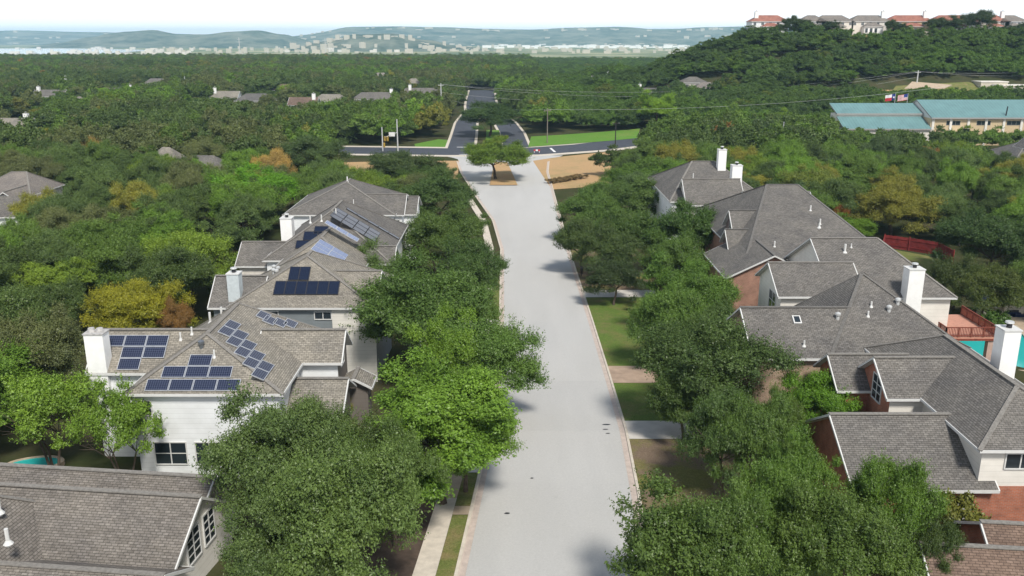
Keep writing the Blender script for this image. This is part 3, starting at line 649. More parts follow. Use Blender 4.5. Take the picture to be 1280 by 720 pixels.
# ---------------------------------------------------------------- teal-roofed school
A = Vector(U(1050, 166, -3.5))
def teal():
    y = 300.0; z0 = -4.0
    def X(px, py, z): return on(px, py, (0, y, 0), (0, 1, 0)).x
    def Zp(px, py, yy): return on(px, py, (0, yy, 0), (0, 1, 0)).z
    x0, x1, x2 = 112.0, 141.5, 190.0
    h = House('school', ((x0 + x2) / 2, y, z0), 'long tan building with teal metal roofs and two flags, on the right', 'school', cap='trim_g')
    za = Zp(1100, 161, y); zb = Zp(1100, 145.5, y + 8); zc = Zp(1100, 142, y + 8); zd = Zp(1100, 129, y + 15)
    def slab(name, xa, xb, ya, z_a, yb, z_b, m):
        q = MB(); o = h.o
        q.poly([Vector(p) - o for p in ((xa, ya, z_a), (xb, ya, z_a), (xb, yb, z_b), (xa, yb, z_b))])
        q.poly([Vector(p) - o for p in ((xa, ya, z_a - .5), (xb, ya, z_a - .5), (xb, ya, z_a), (xa, ya, z_a))], 1)
        q.poly([Vector(p) - o for p in ((xa, yb, z_b), (xa, yb, z_b - .5), (xa, ya, z_a - .5), (xa, ya, z_a))], 1)
        q.poly([Vector(p) - o for p in ((xb, ya, z_a), (xb, ya, z_a - .5), (xb, yb, z_b - .5), (xb, yb, z_b))], 1)
        q.build(name, [m, M['trim_g']], h.root)
    slab('roof', x0, x1, y, za, y + 8.2, zb, M['teal']); slab('roof', x0 - .2, x1, y + 7.6, zc + .1, y + 16, zd, M['teal'])
    h.box('wall', (x0 + .5, x1, y + .6, y + 15, z0 - 3, za - .3), M['stucco']); h.box('clerestory_wall', (x0 + .4, x1, y + 8.1, y + 15.3, za - .29, zc - .25), M['cream'])
    ze = Zp(1200, 147, y + 1); zf = Zp(1200, 124.5, y + 14)
    slab('roof', x1 + .05, x2, y + 1, ze, y + 14, zf, M['teal']); slab('roof', x1 + .05, x2, y + 14.02, zf, y + 27, ze, M['teal'])
    h.box('wall', (x1 + .3, x2 - .5, y + 2, y + 26, z0 - 3, ze - .3), M['sand'])
    q = MB(); o = h.o; q.poly([Vector(p) - o for p in ((x1 + .3, y + 2, ze - .3), (x1 + .3, y + 14, zf - .3), (x1 + .3, y + 26, ze - .3))]); q.build('gable', M['trim'], h.root)
    for k in range(8):
        x = x1 + 4 + k * 6.0
        h.box('pilaster', (x - 3.3, x - 2.5, y + 1.7, y + 2.0, z0 - 2, ze - .4), M['cream'])
    for x in (149.5, 159.8, 170): h.window('s', (x, y + 2), ze - 1.9, 4.6, 1.3, 3, 1, 'trim_g')
    h.box('door_canopy', (148, 153, y - 2.5, y + 1.9, ze - 5.4, ze - 5.0), M['trim'])
    q = MB(); q.tube(Vector((167.2, y + 2.5, ze + .2)) - o, Vector((167.4, y + 2.5, ze + 3.6)) - o, .25, .2, 8); q.build('vent_stack', M['black'], h.root)
    keep(x0 - 2, x2 + 2, y - 6, y + 30)
    # flags beyond the low roof
    for fx, nm in ((1118, 'tx'), (1133.5, 'us')):
        yy = y + 24; p = on(fx, 131, (0, yy, 0), (0, 1, 0)); zt = on(fx, 116.5, (0, yy, 0), (0, 1, 0)).z; g0 = gz(p.x, yy)
        e = empty('flag', (p.x, yy, g0), 'flag with blue field, white band and red band, left of two flags' if nm == 'tx' else 'striped flag with blue canton on its pole, right of two, behind the low teal roof', 'flag', 'flags beyond the school roof')
        MB().tube((0, 0, 0), (0, 0, zt - g0), .12, .08, 8).build('flagpole', M['galv'], e)
        W, Hh = 3.4, 2.2; t = zt - g0 - .2; nseg = 8
        def cloth(z_a, z_b, u0, u1, m, nm2):
            q = MB(); rws = []
            for i in range(nseg + 1):
                u = u0 + (u1 - u0) * i / nseg; dy = .22 * math.sin(u * 2.4); sag = .16 * u
                rws.append(((-u - .08, dy, t - Hh + z_a * Hh - sag), (-u - .08, dy, t - Hh + z_b * Hh - sag)))
            for a_, b_ in zip(rws, rws[1:]):
                q.poly([a_[0], b_[0], b_[1], a_[1]])
                q.poly([(v[0], v[1] + .03, v[2]) for v in (a_[1], b_[1], b_[0], a_[0])])
            return q.build(nm2, m, e)
        if nm == 'tx':
            cloth(0, 1, 0, W / 3, M['flag_blue'], 'blue_field'); cloth(.5, 1, W / 3, W, M['flag_white'], 'white_band'); cloth(0, .5, W / 3, W, M['flag_red'], 'red_band')
            s5 = MB(); s5.poly([(-W / 6 - .08 + (.5 if k % 2 == 0 else .2) * math.sin(k * math.pi / 5), -.28, t - Hh / 2 - .12 + (.5 if k % 2 == 0 else .2) * math.cos(k * math.pi / 5)) for k in range(10)]); s5.build('star', M['flag_white'], e)
        else:
            for k in range(13): cloth(k / 13, (k + 1) / 13, 0 if k < 6 else W * .4, W, M['flag_red'] if k % 2 == 0 else M['flag_white'], 'stripe')
            cloth(6 / 13, 1, 0, W * .4, M['flag_blue'], 'canton')
teal()
# pale yards and car park on the slope behind the school
def slope_patch(name, pix, m, dz=.25):
    mb = MB(); n = 10
    Q = [UG(*p) for p in pix]; Q = [Vector((q[0], q[1], 0)) for q in Q]
    for i in range(n):
        for j in range(n):
            def B(s, t): return (Q[0].lerp(Q[1], s)).lerp(Q[3].lerp(Q[2], s), t)
            c = [B(i / n, j / n), B((i + 1) / n, j / n), B((i + 1) / n, (j + 1) / n), B(i / n, (j + 1) / n)]
            mb.poly([(v.x, v.y, gz(v.x, v.y) + dz) for v in c])
    structure(mb, name, m)
slope_patch('dry_field', [(978, 124), (1110, 121), (1120, 113), (985, 114)], M['tan'])
slope_patch('green_field', [(1110, 119), (1245, 112), (1210, 103), (1120, 108)], M['verge'])
slope_patch('car_park', [(1240, 124), (1300, 126), (1300, 112), (1225, 113)], M['conc'], .35)
slope_patch('dirt_road', [(1130, 112), (1180, 112), (1190, 107), (1140, 103)], M['conc_tan'], .4)
slope_patch('green_field', [(660, 184), (797, 173), (800, 161), (664, 171)], M['field'], .12)
CLEAR = [(975, 1300, 98, 128)]
# small buildings by the car park
for k, (px, py, w, hh, d, lab) in enumerate(((1242, 112, 12, 3.2, 8, 'low pale flat-roofed shed, left of two on the lot above the teal roof'), (1268, 116, 15, 3.0, 8, 'wider flat-roofed pale shed, right of two on the lot above the teal roof'))):
    p = UG(px, py); e = empty('shed', p, lab, 'shed', 'sheds on the lot behind the school')
    MB().box(-w / 2, w / 2, 0, d, -1, hh).build('wall', M['stone'], e); MB().box(-w / 2 - .3, w / 2 + .3, -.3, d + .3, hh + .003, hh + .35).build('roof', M['cream'], e)
    MB().box(-1.2, 1.2, -.06, .05, 0, 2.4).build('door', M['trim_g'], e)
    keep(p[0] - w / 2 - 2, p[0] + w / 2 + 2, p[1] - 14, p[1] + d + 2)
# parked cars on the lot
def car(px, py, lab, m, rz):
    p = UG(px, py); e = empty('parked_car', p, lab, 'car', 'cars parked behind the school', rz)
    q = MB()
    for (xa, xb, z0, z1, ins) in ((-2.2, 2.2, .3, .85, 0), ): q.box(xa, xb, -.88, .88, z0, z1)
    q.build('body', m, e)
    c = MB(); lo = [(-1.6, -.82), (1.1, -.82), (1.1, .82), (-1.6, .82)]; hi = [(-1.1, -.68), (.5, -.68), (.5, .68), (-1.1, .68)]
    for k in range(4): c.poly([(*lo[k], .85), (*lo[(k + 1) % 4], .85), (*hi[(k + 1) % 4], 1.42), (*hi[k], 1.42)])
    cb = c.build('windows', M['glass'], e); r = MB(); r.box(-1.1, .5, -.68, .68, 1.42, 1.47); r.build('car_roof', m, e)
    for sx in (-1.4, 1.4):
        for sy in (-.9, .9): MB().tube((sx, sy - .1, .33), (sx, sy + .1, .33), .33, .33, 10).build('wheel', M['black'], e)
for k in range(8):
    lab = ['white car', 'silver car', 'dark car'][k % 3]
    car(1222 + k * 9, 120.5 + (k % 2) * .6, 'small pale parked car in the row behind the teal roof', M[['car_white', 'galv', 'car_white', 'pale_blue'][k % 4]], R.uniform(-.2, .2) + 1.4)

# ---------------------------------------------------------------- garden things on the right
pz = -4.2
def pool(name, cx, cy, rx, ry, z, lab, a=0.0):
    e = empty(name, (cx, cy, z), lab, 'pool', None, a); n = 28
    rr = lambda t: 1 + .14 * math.sin(2 * t + .6)
    q = MB(); w = MB()
    o_ = [(rx * rr(2 * math.pi * k / n) * math.cos(2 * math.pi * k / n), ry * rr(2 * math.pi * k / n) * math.sin(2 * math.pi * k / n)) for k in range(n)]
    for k in range(n):
        (xa, ya), (xb, yb) = o_[k], o_[(k + 1) % n]
        q.poly([(xa, ya, .18), (xb, yb, .18), (xb * 1.16, yb * 1.16, .18), (xa * 1.16, ya * 1.16, .18)][::-1]); q.poly([(xa, ya, .05), (xb, yb, .05), (xb, yb, .18), (xa, ya, .18)]); q.poly([(xa * 1.16, ya * 1.16, .18), (xb * 1.16, yb * 1.16, .18), (xb * 1.16, yb * 1.16, -1.2), (xa * 1.16, ya * 1.16, -1.2)])
    w.poly([(x, y, .1) for x, y in o_])
    q.build('coping', M['conc_tan'], e); w.build('pool_water', M['pool'], e)
A = UG(1245, 436); pool('swimming_pool', A[0], A[1], 6.0, 7.8, gz(A[0], A[1]) + .2, 'turquoise kidney pool beside the red deck at the right', .3)
keep(44, 66, 74, 104)
A = UG(30, 586); pool('swimming_pool', A[0] + .6, A[1] + .4, 1.7, 1.2, gz(A[0], A[1]) + .1, 'small turquoise pool half hidden by trees at the left edge')
# pool patio and garden wall pieces
mb = MB(); mb.poly([(47, 78, -3.7), (66, 78, -3.7), (68, 108, -3.9), (51, 108, -3.9)]); structure(mb, 'patio', M['conc_tan'])
def gwall(px0, py0, px1, py1, hgt, lab, m, th=.4):
    a, b_ = Vector(UG(px0, py0)), Vector(UG(px1, py1)); e = MB(); d = (b_ - a).normalized(); n = Vector((-d.y, d.x, 0)) * th / 2
    c = [a - n, b_ - n, b_ + n, a + n]; lo = min(a.z, b_.z) - .6
    for k in range(4):
        p, q = c[k], c[(k + 1) % 4]; e.poly([(p.x - a.x, p.y - a.y, lo - a.z), (q.x - a.x, q.y - a.y, lo - a.z), (q.x - a.x, q.y - a.y, q.z - a.z + hgt), (p.x - a.x, p.y - a.y, p.z - a.z + hgt)])
    e.poly([(p.x - a.x, p.y - a.y, p.z - a.z + hgt) for p in c]); o = e.build('garden_wall', m); o.location = a; tag(o, lab, 'wall'); return o
gwall(1234, 386, 1262, 404, .9, 'pale stone garden wall running down beside the pool shrub', M['stone'])
gwall(1222, 392, 1248, 410, .7, 'lower pale stone wall in front of the pool shrub', M['stone'])
gwall(1268, 414, 1285, 432, .8, 'sandy stone wall at the pool end by the right edge', M['stone'])
p = UG(1262, 396); e = empty('garden_pavilion', p, 'small pale stone outdoor fireplace beyond the pool', 'fireplace')
MB().box(-1.3, 1.3, -.8, .8, -.5, 2.3).build('body', M['stone'], e); MB().box(-1.6, 1.6, -1.0, 1.0, 2.303, 2.55).build('top_slab', M['cream'], e); MB().box(-.6, .6, -.85, -.7, .2, 1.2).build('firebox', M['black'], e)
e.name = 'outdoor_fireplace'
p = UG(1227, 392); e = empty('patio_umbrella', p, 'dark blue patio umbrella beyond the red deck', 'umbrella')
MB().tube((0, 0, 0), (0, 0, 2.6), .04, .04, 6).build('pole', M['galv'], e)
q = MB(); n = 8
for k in range(n):
    a, b_ = 2 * math.pi * k / n, 2 * math.pi * (k + 1) / n; q.poly([(1.7 * math.cos(a), 1.7 * math.sin(a), 2.1), (1.7 * math.cos(b_), 1.7 * math.sin(b_), 2.1), (0, 0, 2.75)])
q.build('canopy', M['navy'], e)
for k, (px, py, lab) in enumerate(((1268, 400, 'dark blue patio sofa beyond the pool, left of the two'), (1279, 402, 'dark blue patio sofa at the right edge'))):
    p = UG(px, py); e = empty('patio_sofa', p, lab, 'sofa', 'patio sofas beyond the pool')
    MB().box(-.95, .95, -.45, .45, .12, .45).build('seat', M['navy'], e); MB().box(-.95, .95, .3, .48, .453, .9).build('backrest', M['navy'], e)
    for sx in (-1.1, .96): MB().box(sx, sx + .14, -.45, .48, .12, .65).build('armrest', M['navy'], e)
p = UG(1237, 448); 
# red fence round the garden beyond
FP = [(1098, 330), (1104, 309), (1135, 313), (1172, 319), (1190, 330)]
q = MB(); pts = [Vector(UG(*p)) for p in FP]; e = empty('garden_fence', pts[0], 'dark red board fence round the garden beyond the grey roofs', 'fence')
pm = MB()
for a, b_ in zip(pts, pts[1:]):
    n = int((b_ - a).length / .17)
    for k in range(n):
        s0, s1 = a.lerp(b_, k / n), a.lerp(b_, (k + .93) / n); d = (s1 - s0).normalized(); nn = Vector((-d.y, d.x, 0)) * .025; hgt = 2.3 + R.uniform(-.04, .04); o = pts[0]
        c = [s0 - nn - o, s1 - nn - o, s1 + nn - o, s0 + nn - o]
        for i in range(4): p_, q_ = c[i], c[(i + 1) % 4]; pm.poly([p_ - Vector((0, 0, .5)), q_ - Vector((0, 0, .5)), q_ + Vector((0, 0, hgt)), p_ + Vector((0, 0, hgt))])
        pm.poly([v + Vector((0, 0, hgt)) for v in c])
pm.build('boards', M['fence_red'], e); rm = MB()
for a, b_ in zip(pts, pts[1:]):
    for z in (.5, 1.8): rm.bar(a - pts[0] + Vector((0, -.08, z)), b_ - pts[0] + Vector((0, -.08, z)), .06, .1)
rm.build('rail', M['fence_red'], e)
for p in pts: MB().box(p.x - pts[0].x - .07, p.x - pts[0].x + .07, p.y - pts[0].y - .2, p.y - pts[0].y - .06, p.z - pts[0].z - .5, p.z - pts[0].z + 2.5).build('post', M['fence_red'], e)
patch('lawn', [(1105, 330), (1108, 316), (1160, 326), (1185, 345), (1130, 350)], M['verge'], .05)
keep(pts[0].x - 8, pts[-1].x + 4, pts[-1].y - 22, pts[1].y - 1)
# mailbox at the kerb
p = UG(716, 346); e = empty('mailbox', (xr(p[1]) + 1.1, p[1], prof(p[1]) + .1), 'dark mailbox on a post at the right kerb', 'mailbox')
MB().box(-.06, .06, -.06, .06, 0, 1.0).build('post', M['pole_dark'], e)
q = MB(); q.box(-.2, .2, -.3, .3, 1.0, 1.25)
for k in range(6):
    a, b_ = math.pi * k / 6, math.pi * (k + 1) / 6
    q.poly([(.2 * math.cos(a), -.3, 1.25 + .2 * math.sin(a)), (.2 * math.cos(a), .3, 1.25 + .2 * math.sin(a)), (.2 * math.cos(b_), .3, 1.25 + .2 * math.sin(b_)), (.2 * math.cos(b_), -.3, 1.25 + .2 * math.sin(b_))])
q.build('box', M['black'], e)

# ---------------------------------------------------------------- poles, signals, wires
def upole(px, py0, py1, m, lab, r=.17, arm=True, y=None):
    p = Vector(UG(px, py0)); zt = on(px, py1, (0, p.y, 0), (0, 1, 0)).z
    e = empty('utility_pole', p, lab, 'utility pole'); hgt = zt - p.z
    MB().tube((0, 0, -.3), (0, 0, hgt), r * 1.2, r * .8, 8).build('pole', m, e)
    if arm:
        MB().box(-1.2, 1.2, -.2, -.06, hgt - 1.0, hgt - .8).build('crossarm', m, e)
        for k in (-1.0, 1.0): MB().tube((k, -.13, hgt - .8), (k, -.13, hgt - .5), .07, .05, 6).build('insulator', M['cement'], e)
    return p.x, p.y, zt
P1 = upole(684, 179, 135, M['pole_wood'], 'pale wooden utility pole standing at the edge of the bright green field')
P2 = upole(769, 184, 151, M['pole_dark'], 'short dark utility pole beside the bending cross road')
P3 = upole(552, 148, 104, M['galv'], 'pale concrete utility pole rising out of the trees left of the avenue', .25)
P4 = upole(976, 200, 152, M['galv'], 'grey lamp pole among the trees left of the school', .14, False)
P5 = upole(1146, 104, 88, M['galv'], 'small pale utility pole on the hillside above the school', .3)
P6 = upole(1500, 120, 70, M['galv'], 'pale utility pole beyond the right edge', .3) if False else (330.0, 430.0, 26.0)
def wire(a, b_, sag, lab):
    q = MB(); a, b_ = Vector(a), Vector(b_); n = 14; pr = None
    for k in range(n + 1):
        t = k / n; p = a.lerp(b_, t) - Vector((0, 0, sag * 4 * t * (1 - t))) - a
        if pr is not None: q.tube(pr, p, .032, .032, 4, 0, False)
        pr = p
    o = q.build('power_line', M['galv']); o.location = a; tag(o, lab, 'power line', 'power lines across the valley')
for k, (s, t, sag) in enumerate((((P3[0] - 1, P3[1], P3[2] - .5), (P5[0] - 1, P5[1], P5[2] - .5), 6), ((P3[0] + 1, P3[1], P3[2] - .5), (P5[0] + 1, P5[1], P5[2] - .5), 8), ((P3[0], P3[1], P3[2] - 4), (P5[0], P5[1], P5[2] - 3), 8),
                              ((P5[0] - 1, P5[1], P5[2] - .5), (330, 420, 27), 5), ((P5[0] + 1, P5[1], P5[2] - .5), (330, 424, 25), 6),
                              ((P1[0], P1[1], P1[2] - .5), (P2[0] + 120, P2[1] + 20, 14), 2.5), ((P1[0], P1[1], P1[2] - .5), (P3[0], P3[1], P3[2] - 6), 2))):
    wire(s, t, sag, ['upper wire from the pole left of the avenue to the hillside', 'middle wire from the pole left of the avenue to the hillside', 'lowest wire from the pole left of the avenue to the hillside', 'upper wire over the hillside to the right edge', 'lower wire over the hillside to the right edge', 'wire from the field pole across the woods to the right', 'wire from the field pole to the pole left of the avenue'][k])
for k, (px, py0, py1, lab) in enumerate(((478.5, 189, 159, 'shorter pale traffic signal mast, left of two at the junction'), (497.5, 192, 149, 'taller pale traffic signal mast with arm, right of two at the junction'))):
    p = Vector(UG(px, py0)); zt = on(px, py1, (0, p.y, 0), (0, 1, 0)).z; e = empty('traffic_signal', p, lab, 'traffic signal', 'signal masts at the junction')
    MB().tube((0, 0, 0), (0, 0, zt - p.z), .24, .17, 8).build('mast', M['galv'], e)
    hz = (zt - p.z) * (.62 if k else .35)
    if k:
        MB().tube((0, 0, hz), (-3.8, -1, hz - 1.4), .11, .08, 6).build('arm', M['galv'], e); q = MB(); q.box(-2.6, -.7, -.55, -.45, hz - 1.2, hz + .1); q.build('sign_panel', M['trim'], e)
        for x in (-3.0, -3.9):
            s_ = MB().box(x - .25, x + .25, -1.2, -.8, hz - 2.6, hz - 1.2).build('signal_head', M['sig'], e)
            for j in range(3): MB().tube((x, -1.2, hz - 1.45 - j * .44), (x, -1.28, hz - 1.45 - j * .44), .15, .15, 8).build('lens', M['black'], s_)
    else:
        s_ = MB().box(.25, .8, -.25, .2, hz - 1.4, hz).build('signal_head', M['sig'], e)
        for j in range(3): MB().tube((.5, -.25, hz - .25 - j * .44), (.5, -.33, hz - .25 - j * .44), .15, .15, 8).build('lens', M['black'], s_)
# small orange and white barrier at the junction
p = UG(671, 191); e = empty('road_barrier', (p[0], p[1], prof(p[1]) + .07), 'small red and white barrier on the dark cross road', 'barrier')
MB().box(-1.0, 1.0, -.1, .1, .5, 1.0).build('board', M['flag_red'], e); MB().box(-.35, .35, -.13, -.101, .5, 1.0).build('white_band', M['paint'], e)
for x in (-.8, .8): MB().box(x - .08, x + .08, -.4, .4, 0, .499).build('leg', M['trim'], e)

# ---------------------------------------------------------------- far houses
LOW = [(108, 192, 225, 294, 6.4)]
def far_house(px, py, w, d, eave, rise, roof, wall, lab, group=None, chim=0, kind='hip', dz=None, arch=0):
    p = UG(px, py); g0 = p[2]
    h = House('house', (p[0], p[1], g0), lab, 'house', 0, group)
    r = (p[0] - w / 2, p[0] + w / 2, p[1], p[1] + d); ins = d / 2 if kind == 'hip' else 0
    h.gable_x(r, g0 + eave, g0 + eave + rise, roof, wall, ins, ins, caps=False)
    if chim: h.chimney(p[0] + chim * w * .35, p[1] + d * .4, g0 + 2, g0 + eave + rise + 1.6, 1.5, 1.5)
    for k in range(max(2, int(w / 5))):
        x = r[0] + w * (k + .5) / max(2, int(w / 5)); h.window('s', (x, r[2] + OV), g0 + eave - 1.5, 1.3, 1.4, 2, 1)
        if eave > 5: h.window('s', (x, r[2] + OV), g0 + eave - 4.3, 1.3, 1.6, 2, 1)
    keep(r[0] - 1, r[1] + 1, r[2] - (0 if px > 690 else 3), r[3] + 1)
    if px < 640 and 'scrap' not in lab and 'among oaks' not in lab: LOW.append((r[0] - 2, r[1] + 2, r[2] - 80, r[2] - 3))
    return h, p
FW = [('white', 'sh_grey'), ('cream', 'sh_tan'), ('white', 'sh_tan'), ('stucco', 'sh_grey')]
FAR = [(60, 131, 17, 10, 'pale-roofed far house beside the bright green tree at the left'), (96, 142, 13, 11, 'mauve far house behind the bright green tree at the left'), (90, 113, 15, 10, 'small far house with tiny white chimney, high among the left woods'),
       (150, 128, 14, 9, 'white-walled far house right of the bright green tree'), (197, 113, 20, 9, 'long low grey far roof in the middle of the left woods'), (222, 114, 14, 9, 'grey far roof with white chimney in the left woods'), (280, 133, 15, 10, 'far house with a bright white chimney in the left woods'),
       (318, 137, 20, 10, 'dark blue-grey far roof left of the row of three houses'), (357, 122, 17, 10, 'grey hipped far house above the pink-roofed one'), (378, 143, 14, 11, 'pink-roofed far house with white front'), (412, 138, 19, 10, 'white far house with grey gabled roof left of the avenue'),
       (468, 135, 24, 10, 'wide grey hipped far roof with white chimney'), (528, 128, 20, 9, 'long grey far roof beside the pale utility pole'), (518, 113, 14, 9, 'small far roof above the long grey one'), (476, 104, 16, 9, 'beige far roof high in the woods left of the avenue'),
       (752, 106, 14, 9, 'far house with white chimney right of the avenue'), (722, 111, 13, 9, 'small pale far house right of the avenue'), (700, 118, 12, 8, 'tiny grey far gable just right of the avenue'), (813, 123, 18, 9, 'blue-grey far roof with white chimney behind the tall yellow-green tree'),
       (868, 109, 18, 10, 'pale far house, upper of the pair left of the hill'), (885, 116, 18, 10, 'mauve far roof, lower of the pair left of the hill'), (10, 176, 16, 10, 'grey far roof by the dry field at the left edge'), (205, 222, 9, 7, 'grey roof scrap showing between oaks in the left woods'), (250, 236, 14, 9, 'pale grey-green roof among oaks left of the bright green tree'), (5, 300, 7, 6, 'pale roof corner at the left edge among dark oaks')]
for k, (px, py, w, d, lab) in enumerate(FAR):
    wl, rf = FW[k % 4]
    if 'pink' in lab: wl, rf = 'white', 'sh_red'
    if 'mauve' in lab: rf = 'sh_pink'
    if 'blue-grey' in lab: rf = 'sh_dark'
    far_house(px, py, w * (.75 if px > 690 else 1), d, (2.0 if px > 690 else 4.2), 2.6 if px > 690 else 3.4, M[rf], M[wl], lab, 'far houses in the woods', (1 if k % 2 else -1) if ('chimney' in lab or k % 3 == 0) else 0, 'hip' if k % 3 else 'gable')
HILL = [(960, 'white', 20, 'red-roofed white hilltop house at the left end of the row, with a white turret', -1), (1040, 'stucco', 20, 'tan hip-roofed hilltop house behind a dark tree', 0), (1014, 'white', 14, 'small white hilltop house between the two tall dark trees', 0), (1085, 'stucco', 21, 'two storey hilltop house with a white arched porch', 1),
        (1135, 'sand', 24, 'sand-coloured hilltop house with red roof and columned porch', 1), (1188, 'white', 22, 'white hilltop house with long red roof between dark trees', 0), (1236, 'stucco', 18, 'red-roofed hilltop house right of the big dark tree', 1), (1262, 'white', 15, 'pale hilltop house at the right end of the row', 0)]
for px, wl, w, lab, ch in HILL:
    yy = 474.0; x = (px - 640) / F * (yy * CT + 3); g0 = gz(x, yy) + .8
    h = House('house', (x, yy, g0), lab, 'house', 0, 'houses along the hilltop')
    tr = M['tile'] if px in (960, 1135, 1188, 1236) else M['sh_pink']
    h.gable_x((x - w / 2, x + w / 2, yy, yy + 12), g0 + 6.2, g0 + 9.4, tr, M[wl], 5, 5, caps=False)
    h.gable_x((x - w / 2 - 1 + (w * .3), x - w / 2 + w * .75, yy - 4, yy + 4.5), g0 + 3.6, g0 + 5.4, tr, M['white' if px == 1085 else wl], 3, 3, caps=False)
    for k in range(int(w / 4)):
        xx = x - w / 2 + 2 + k * 4; h.window('s', (xx, yy + OV), g0 + 5.0, 1.3, 1.3, 2, 1)
    for k in range(int(w * .45 / 2.4)):
        xx = x - w / 2 - 1 + w * .3 + 1.5 + k * 2.4; h.window('s', (xx, yy - 4 + OV), g0 + 1.7, 1.3, 2.2, 1, 1, 'trim_g' if px == 1135 else 'trim')
    if ch: h.chimney(x + ch * w * .33, yy + 4, g0 + 2, g0 + 11.2, 1.8, 1.8)
    keep(x - w / 2 - 1, x + w / 2 + 1, yy - 15, yy + 14)
x0 = 118
for (a, b_, lab) in ((150, 168, 'pale retaining wall below the hilltop trees'), (190, 212, 'pale retaining wall below the arched hilltop house')):
    e = MB(); e.box(0, b_ - a, 0, .6, -3.5, 1.2); o = e.build('retaining_wall', M['stone']); o.location = (a, 464, gz((a + b_) / 2, 464) + 1); tag(o, lab, 'wall')
def hp(name, xa, xb, ya, yb, m, dz=.3):
    mb = MB(); n = 8
    for i in range(n):
        for j in range(4):
            c = [(xa + (xb - xa) * (i + u) / n, ya + (yb - ya) * (j + v) / 4) for u, v in ((0, 0), (1, 0), (1, 1), (0, 1))]; mb.poly([(x, y, gz(x, y) + dz) for x, y in c])
    structure(mb, name, m); keep(xa, xb, ya - 6, yb)
hp('green_field', 126, 146, 458, 473, M['field']); hp('dry_field', 164, 188, 458, 473, M['tan'])

# ---------------------------------------------------------------- trees
def crown_mesh(name, seed, Rr, Hh, nl, nleaf, ls, zc=.58, vz=.4, wisp=.25, up=0.0):
    g = np.random.default_rng(seed)
    # lobes over an uneven ellipsoid
    d = g.normal(size=(nl, 3)); d /= np.linalg.norm(d, axis=1)[:, None]
    d[:, 2] = np.where(d[:, 2] < -.45, -d[:, 2] * .6, d[:, 2]); d /= np.linalg.norm(d, axis=1)[:, None]
    ph = g.uniform(0, 6.28, 4); az = np.arctan2(d[:, 1], d[:, 0])
    un = 1 + .15 * np.sin(2 * az + ph[0]) + .12 * np.sin(3 * az + ph[1]) + .12 * np.sin(5 * az + ph[2]) * d[:, 2]
    rf = g.uniform(.36, 1.0, nl) * un
    ell = np.array([Rr, Rr, Hh * vz]); lc = d * rf[:, None] * ell; lc[:, 2] += Hh * zc
    lr = g.uniform(.11, .3, nl) * Rr * (1 - .25 * (rf - .5))
    li = g.integers(0, nl, nleaf)
    v = g.normal(size=(nleaf, 3)); v /= np.linalg.norm(v, axis=1)[:, None]; v[:, 2] = np.where(v[:, 2] < -.35, -v[:, 2], v[:, 2])
    out = lc[li] - np.array([0, 0, Hh * (zc - .1)]); out /= np.linalg.norm(out, axis=1)[:, None] + 1e-6
    v = v + out * .45; v /= np.linalg.norm(v, axis=1)[:, None]
    k = g.uniform(.55, 1.05, nleaf); w = g.random(nleaf) < wisp; k = np.where(w, g.uniform(1.0, 1.42, nleaf), k)
    v2 = v.copy(); v2[:, 2] *= .85
    p = lc[li] + v2 * (k * lr[li])[:, None]
    nt_ = int(nleaf * .42) // 14                           # leafy twigs reaching out of the branch clumps
    if nl > 28 and nt_ > 10:
        m_ = nt_ * 14; bs = p[:nt_]; dr = v[:nt_] + np.array([0, 0, .35 + up]) + g.normal(size=(nt_, 3)) * .3; dr /= np.linalg.norm(dr, axis=1)[:, None]
        ln = g.uniform(.45, 1.15, nt_) * (Rr / 5.5); f_ = np.tile(np.linspace(.1, 1, 14), nt_); ix = np.repeat(np.arange(nt_), 14)
        p[-m_:] = bs[ix] + dr[ix] * (f_ * ln[ix])[:, None] + g.normal(size=(m_, 3)) * .07; li[-m_:] = li[:nt_][ix]; v[-m_:] = .6 * dr[ix] + .4 * v[:nt_][ix]
    nrm = v * .7 + g.normal(size=(nleaf, 3)) * .5 + np.array([0, 0, .35]); nrm /= np.linalg.norm(nrm, axis=1)[:, None]
    t = g.normal(size=(nleaf, 3)) + v * (.5 + up) + np.array([0, 0, up]); t -= nrm * (t * nrm).sum(1)[:, None]; t /= np.linalg.norm(t, axis=1)[:, None]
    b = np.cross(nrm, t); L = ls * g.uniform(.65, 1.5, nleaf); W = L * g.uniform(.38, .6, nleaf)
    q = np.stack([p - t * L[:, None] * .5, p + b * W[:, None] * .5 + t * L[:, None] * .06, p + t * L[:, None] * .5, p - b * W[:, None] * .5 + t * L[:, None] * .06], 1)
    lt = g.uniform(0, 1, nl); tint = np.clip(.5 * lt[li] + .5 * g.uniform(0, 1, nleaf), 0, 1)
    return q, tint, nrm
def quads(name, q, tint, m, cols=None):
    n = len(q); me = bpy.data.meshes.new(name)
    me.vertices.add(n * 4); me.loops.add(n * 4); me.polygons.add(n)
    me.vertices.foreach_set('co', q.reshape(-1).astype(np.float32)); me.loops.foreach_set('vertex_index', np.arange(n * 4, dtype=np.int32))
    me.polygons.foreach_set('loop_start', np.arange(0, n * 4, 4, dtype=np.int32))
    me.update(calc_edges=True)
    a = me.attributes.new('tint', 'FLOAT', 'FACE'); a.data.foreach_set('value', tint.astype(np.float32))
    if cols is not None:
        a = me.attributes.new('col', 'FLOAT_COLOR', 'FACE'); a.data.foreach_set('color', cols.reshape(-1).astype(np.float32))
    me.materials.append(m); return me
